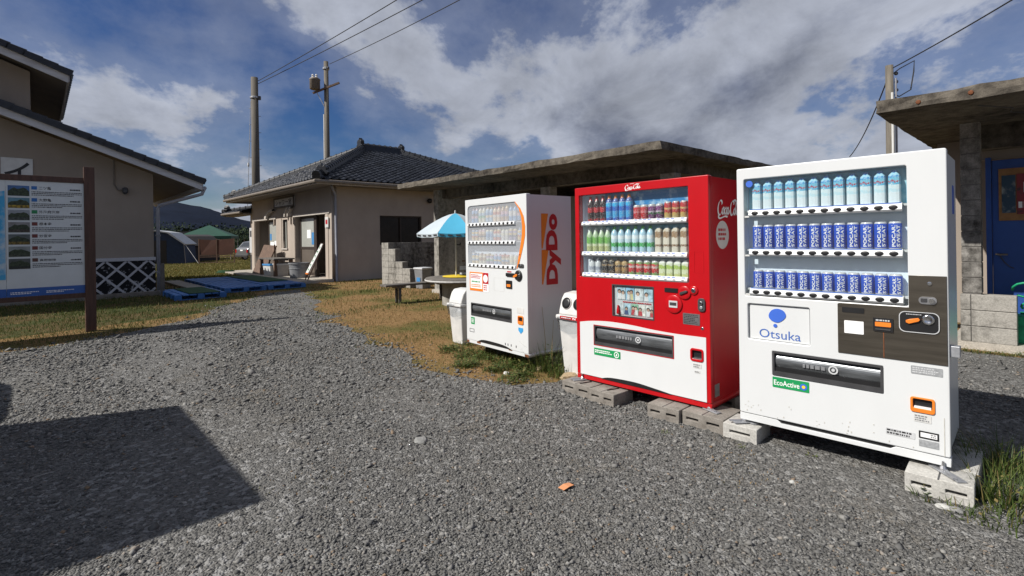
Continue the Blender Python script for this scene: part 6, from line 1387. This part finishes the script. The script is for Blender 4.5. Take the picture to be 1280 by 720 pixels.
# ---- pallets and mats in front of the shower house
def pallet_me(w=1.08, h=.14):
    mb = MB(); n = 7
    for k in range(n): mb.box(0, w, k*(w/n)+.006, (k+1)*(w/n)-.02, h-.03, h)
    for x in (0, w/2-.07, w-.14):
        for y in (0, w/2-.07, w-.14): mb.box(x, x+.14, y, y+.14, .022, h-.031)
    for x in (0, w/2-.07, w-.14): mb.box(x+.002, x+.138, .002, w-.002, 0, .021)
    return mb
pal_me = pallet_me().mesh('pallet', M['blue_pallet'])
for i in range(5):
    for j in range(2):
        o = link('plastic_pallet', pal_me, None, W(-22.2+i*1.12, 4.05+j*1.2, .006+random.uniform(0, .004)), (0, 0, ANG+random.gauss(0, .012)), (1, 1.06, 1)); tag(o, 'blue plastic pallet in the double row before the shower house', 'pallet', 'pallets before the shower house')
for i in range(2):
    o = link('plastic_pallet', pal_me, None, W(-17.7+i*1.15, 2.62, .006), (0, 0, ANG+random.gauss(0, .01)), (1, 1.1, 1)); tag(o, 'blue plastic pallet beside the left house, near the wooden stake', 'pallet', 'pallets beside the left house')
o = MB().box(0, 2.1, 0, .72, 0, .014).build('door_mat', M['green_mat'], None); o.location = W(-17.65, 2.95, .153); o.rotation_euler = (0, 0, ANG); tag(o, 'dark green turf mat lying on the pallets beside the left house', 'mat')
o = MB().box(0, 4.0, 0, .9, 0, .014).build('door_mat', M['green_mat'], None); o.location = W(-22.1, 5.45, .157); o.rotation_euler = (0, 0, ANG); tag(o, 'long dark green turf mat on the double row of pallets', 'mat')
o = MB().box(0, 6.0, 0, .5, -.05, .07).build('path', M['step_concrete'], None, bevel=.01); o.location = W(-23, 3.80-.28, 0); o.rotation_euler = (0, 0, ANG); o['kind'] = 'structure'
e = empty('garden_hose', ground(283, 342), 0, 'dark green coiled hose lying on the grass by the apron', 'hose')
MB().tube([(.5*math.cos(t*.5)*(1-.01*t), .3*math.sin(t*.5)*(1-.01*t), .03+.012*t/4) for t in range(40)], .03, 6).build('coil', M['green_mat'], e)

# ---- right side, behind the blue can machine
e = empty('plastic_chair', Vector((7.15, 8.15, .1)), R(-120), 'white moulded plastic chair beside the block pillar', 'chair')
box('seat', M['white_dull'], e, -.22, .22, -.22, .22, .42, .45, .01)
for x in (-.2, .2):
    for y in (-.2, .2): MB().bar((x*1.1, y*1.1, 0), (x, y, .43), .05).build('leg', M['white_dull'], e)
plate('backrest', rrect(-.23, .23, .45, .92, .08), [rrect(-.15+.1*k, -.09+.1*k, .52, .84, .02) for k in range(4)], .18, .21, M['white_dull'], e)
e = empty('green_net', W(-.18, 8.95, .1), ANG, 'heap of bright green rope net behind the low blocks', 'net')
mb = MB(); M['net_green'] = pm('net_green', (.01, .30, .14), .6, var=.25, scale=20)
for k in range(26):
    c = Vector((random.gauss(.1, .16), random.gauss(0, .09), .25+abs(random.gauss(.22, .14)))); a = random.uniform(0, 6); r = random.uniform(.05, .12); tl = random.uniform(-.8, .8)
    mb.tube([c+Vector((math.cos(a+t*.5)*r, math.sin(a+t*.5)*r*.7, math.sin(t*.5+a)*r*tl)) for t in range(12)], .014, 5)
mb.build('rope_coils', M['net_green'], e, True); box('crate', M['net_green'], e, -.25, .45, -.12, .14, 0, .34, .01)
# ---- loose things on the gravel
p = ground(708, 609, .012); o = MB().add([(-.045, -.022, .012), (0, -.024, .018), (.045, -.02, .012), (.045, .022, .012), (0, .024, .018), (-.045, .024, .012), (-.045, -.022, .010), (0, -.024, .016), (.045, -.02, .010), (.045, .022, .010), (0, .024, .016), (-.045, .024, .010)], [(0, 1, 4, 5), (1, 2, 3, 4), (7, 6, 11, 10), (8, 7, 10, 9), (0, 6, 7, 1), (1, 7, 8, 2), (2, 8, 9, 3), (3, 9, 10, 4), (4, 10, 11, 5), (5, 11, 6, 0)]).build('paper_tag', pm('tag_orange', (.62, .27, .12), .7, var=.08, scale=40), None); o.location = (p.x, p.y, .006); o.rotation_euler = (0, 0, R(42)); tag(o, 'small orange paper tag lying on the gravel', 'litter')
def rock(name, loc, s, mat, label, seed, sq=(1, .7, .55)):
    bm = bmesh.new(); bmesh.ops.create_icosphere(bm, subdivisions=2, radius=1); r2 = random.Random(seed)
    for v in bm.verts: v.co *= r2.uniform(.86, 1.1); v.co.x *= s*sq[0]; v.co.y *= s*sq[1]; v.co.z *= s*sq[2]
    me = bpy.data.meshes.new(name); bm.to_mesh(me); bm.free(); me.materials.append(mat); o = link(name, me, None, (loc[0], loc[1], s*sq[2]*.45), (0, 0, r2.random()*3)); tag(o, label, 'stone'); return o
M['rock_tan'] = pm('rock_tan', (.36, .28, .17), .9, var=.2, scale=9, bump=.4); M['rock_white'] = pm('rock_white', (.46, .46, .44), .8, var=.15, scale=20, bump=.3); M['rock_grey'] = pm('rock_grey', (.22, .22, .21), .9, var=.2, scale=20, bump=.4)
rock('stone', ground(712, 474), .115, M['rock_tan'], 'tan flat stone beside the left foot of the red machine', 1, (1, .6, .42))
rock('stone', ground(675, 463), .07, M['rock_tan'], 'brown rough stone among weeds before the curved window machine', 2)
rock('stone', ground(633, 468), .045, M['rock_white'], 'small pale stone at the edge of the weeds', 3)
rock('stone', ground(525, 552), .055, M['rock_grey'], 'fist sized grey stone alone in the gravel', 4, (1.2, .9, .3))
rock('stone', ground(990, 604), .022, M['rock_white'], 'white pebble on the gravel before the blue can machine', 5)
rock('stone', ground(1180, 636), .04, M['rock_white'], 'pale chipped stone in front of the slotted block', 6, (1, .6, .4))
rock('stone', ground(1195, 640), .035, M['rock_grey'], 'small grey stone beside the pale chipped stone', 7)
# ---- weeds
LB = 'weeds round the machine feet'
wp = [(566, 436, 60, .10, .14), (586, 440, 90, .12, .16), (603, 447, 110, .12, .17), (622, 452, 110, .13, .18), (640, 458, 100, .12, .17), (655, 462, 110, .14, .18), (594, 455, 60, .07, .16), (618, 463, 60, .06, .16), (646, 470, 50, .06, .15), (575, 448, 40, .06, .14)]
wp += [(x+random.gauss(0, 5), y+random.gauss(0, 4), 70, .11, .15) for x, y, *_ in wp for _k in range(2)]
for x, y, n_, h_, s_ in wp: weed('weed_clump', ground(x, y), n_, h_, s_, 'low leafy weed at the foot of the curved window machine', LB, .045, 'weed_green', stems=10)
for x, y, n_, h_, s_, st in [(672, 462, 90, .34, .14, 6), (686, 464, 110, .42, .13, 6), (697, 470, 80, .25, .12, 5)]: weed('tall_grass_clump', ground(x, y), n_, h_, s_, 'tall thin wild grass between curved window machine and recycling bin', 'wild grass between the machines', .04, stems=st)
# dry seed stalks
for (x, y, h_) in [(676, 458, .62), (683, 462, .70), (690, 462, .55), (668, 452, .50)]:
    p = ground(x, y); a = random.uniform(-.5, .5); o = MB().tube([(0, 0, 0), (a*.08, .02, h_*.5), (a*.35, .05, h_)], [.004, .003, .0015], 5).build('dry_stalk', M['dry_grass'], None); o.location = p; tag(o, 'thin dry seed stalk beside the white side panel', 'stalk', 'dry stalks')
for x, y, n_, h_, s_, lab in [(1243, 600, 130, .30, .14, 'long bladed green grass tuft beside the pale slotted block'), (1262, 628, 110, .22, .16, 'yellowing grass tuft spreading over the gravel beside the blocks'), (1262, 585, 90, .30, .14, 'upright grass tuft behind the slotted block'), (1160, 622, 45, .10, .08, 'small green weed at the left end of the slotted block'), (1205, 645, 45, .09, .09, 'small green weed at the right end of the slotted block'), (1255, 655, 80, .13, .15, 'low dry tuft at the outer edge of the grass beside the blocks'), (1275, 640, 90, .20, .15, 'mixed green tuft leaning out of the gravel beside the blocks'), (1236, 622, 80, .24, .10, 'dense green tuft touching the end of the slotted block'), (1278, 600, 90, .26, .15, 'pale green tuft in the shade behind the slotted block'), (1212, 590, 16, .34, .05, 'few tall blades growing through the gap by the strap')]:
    weed('grass_tuft', ground(x, y), n_, h_, s_, lab, None, .03, stems=2)
for x, y, lab in [(928, 561, 'tiny green seedling before the left pale block'), (1014, 570, 'tiny green seedling in the shade under the blue can machine'), (833, 543, 'tiny yellow green seedling before the red machine')]: weed('seedling', ground(x, y), 14, .04, .035, lab, None, .02, stems=2)
for k in range(16):
    a = -1.2+k*.12; weed('verge_weed', W(a+random.gauss(0, .03), 8.45+random.gauss(0, .06)), 40, .07, .09, 'low weed along the foot of the right shelter', 'weeds along the shelter floor', .035, stems=6)
for k in range(14):
    q = k/13; weed('verge_weed', Vector(LP)+BX*(-4.6*q+.2)+AX*random.uniform(.25, .7), 70, .16, .22, 'weed growing against the lattice plinth', 'weeds against the lattice plinth', .06, stems=6)
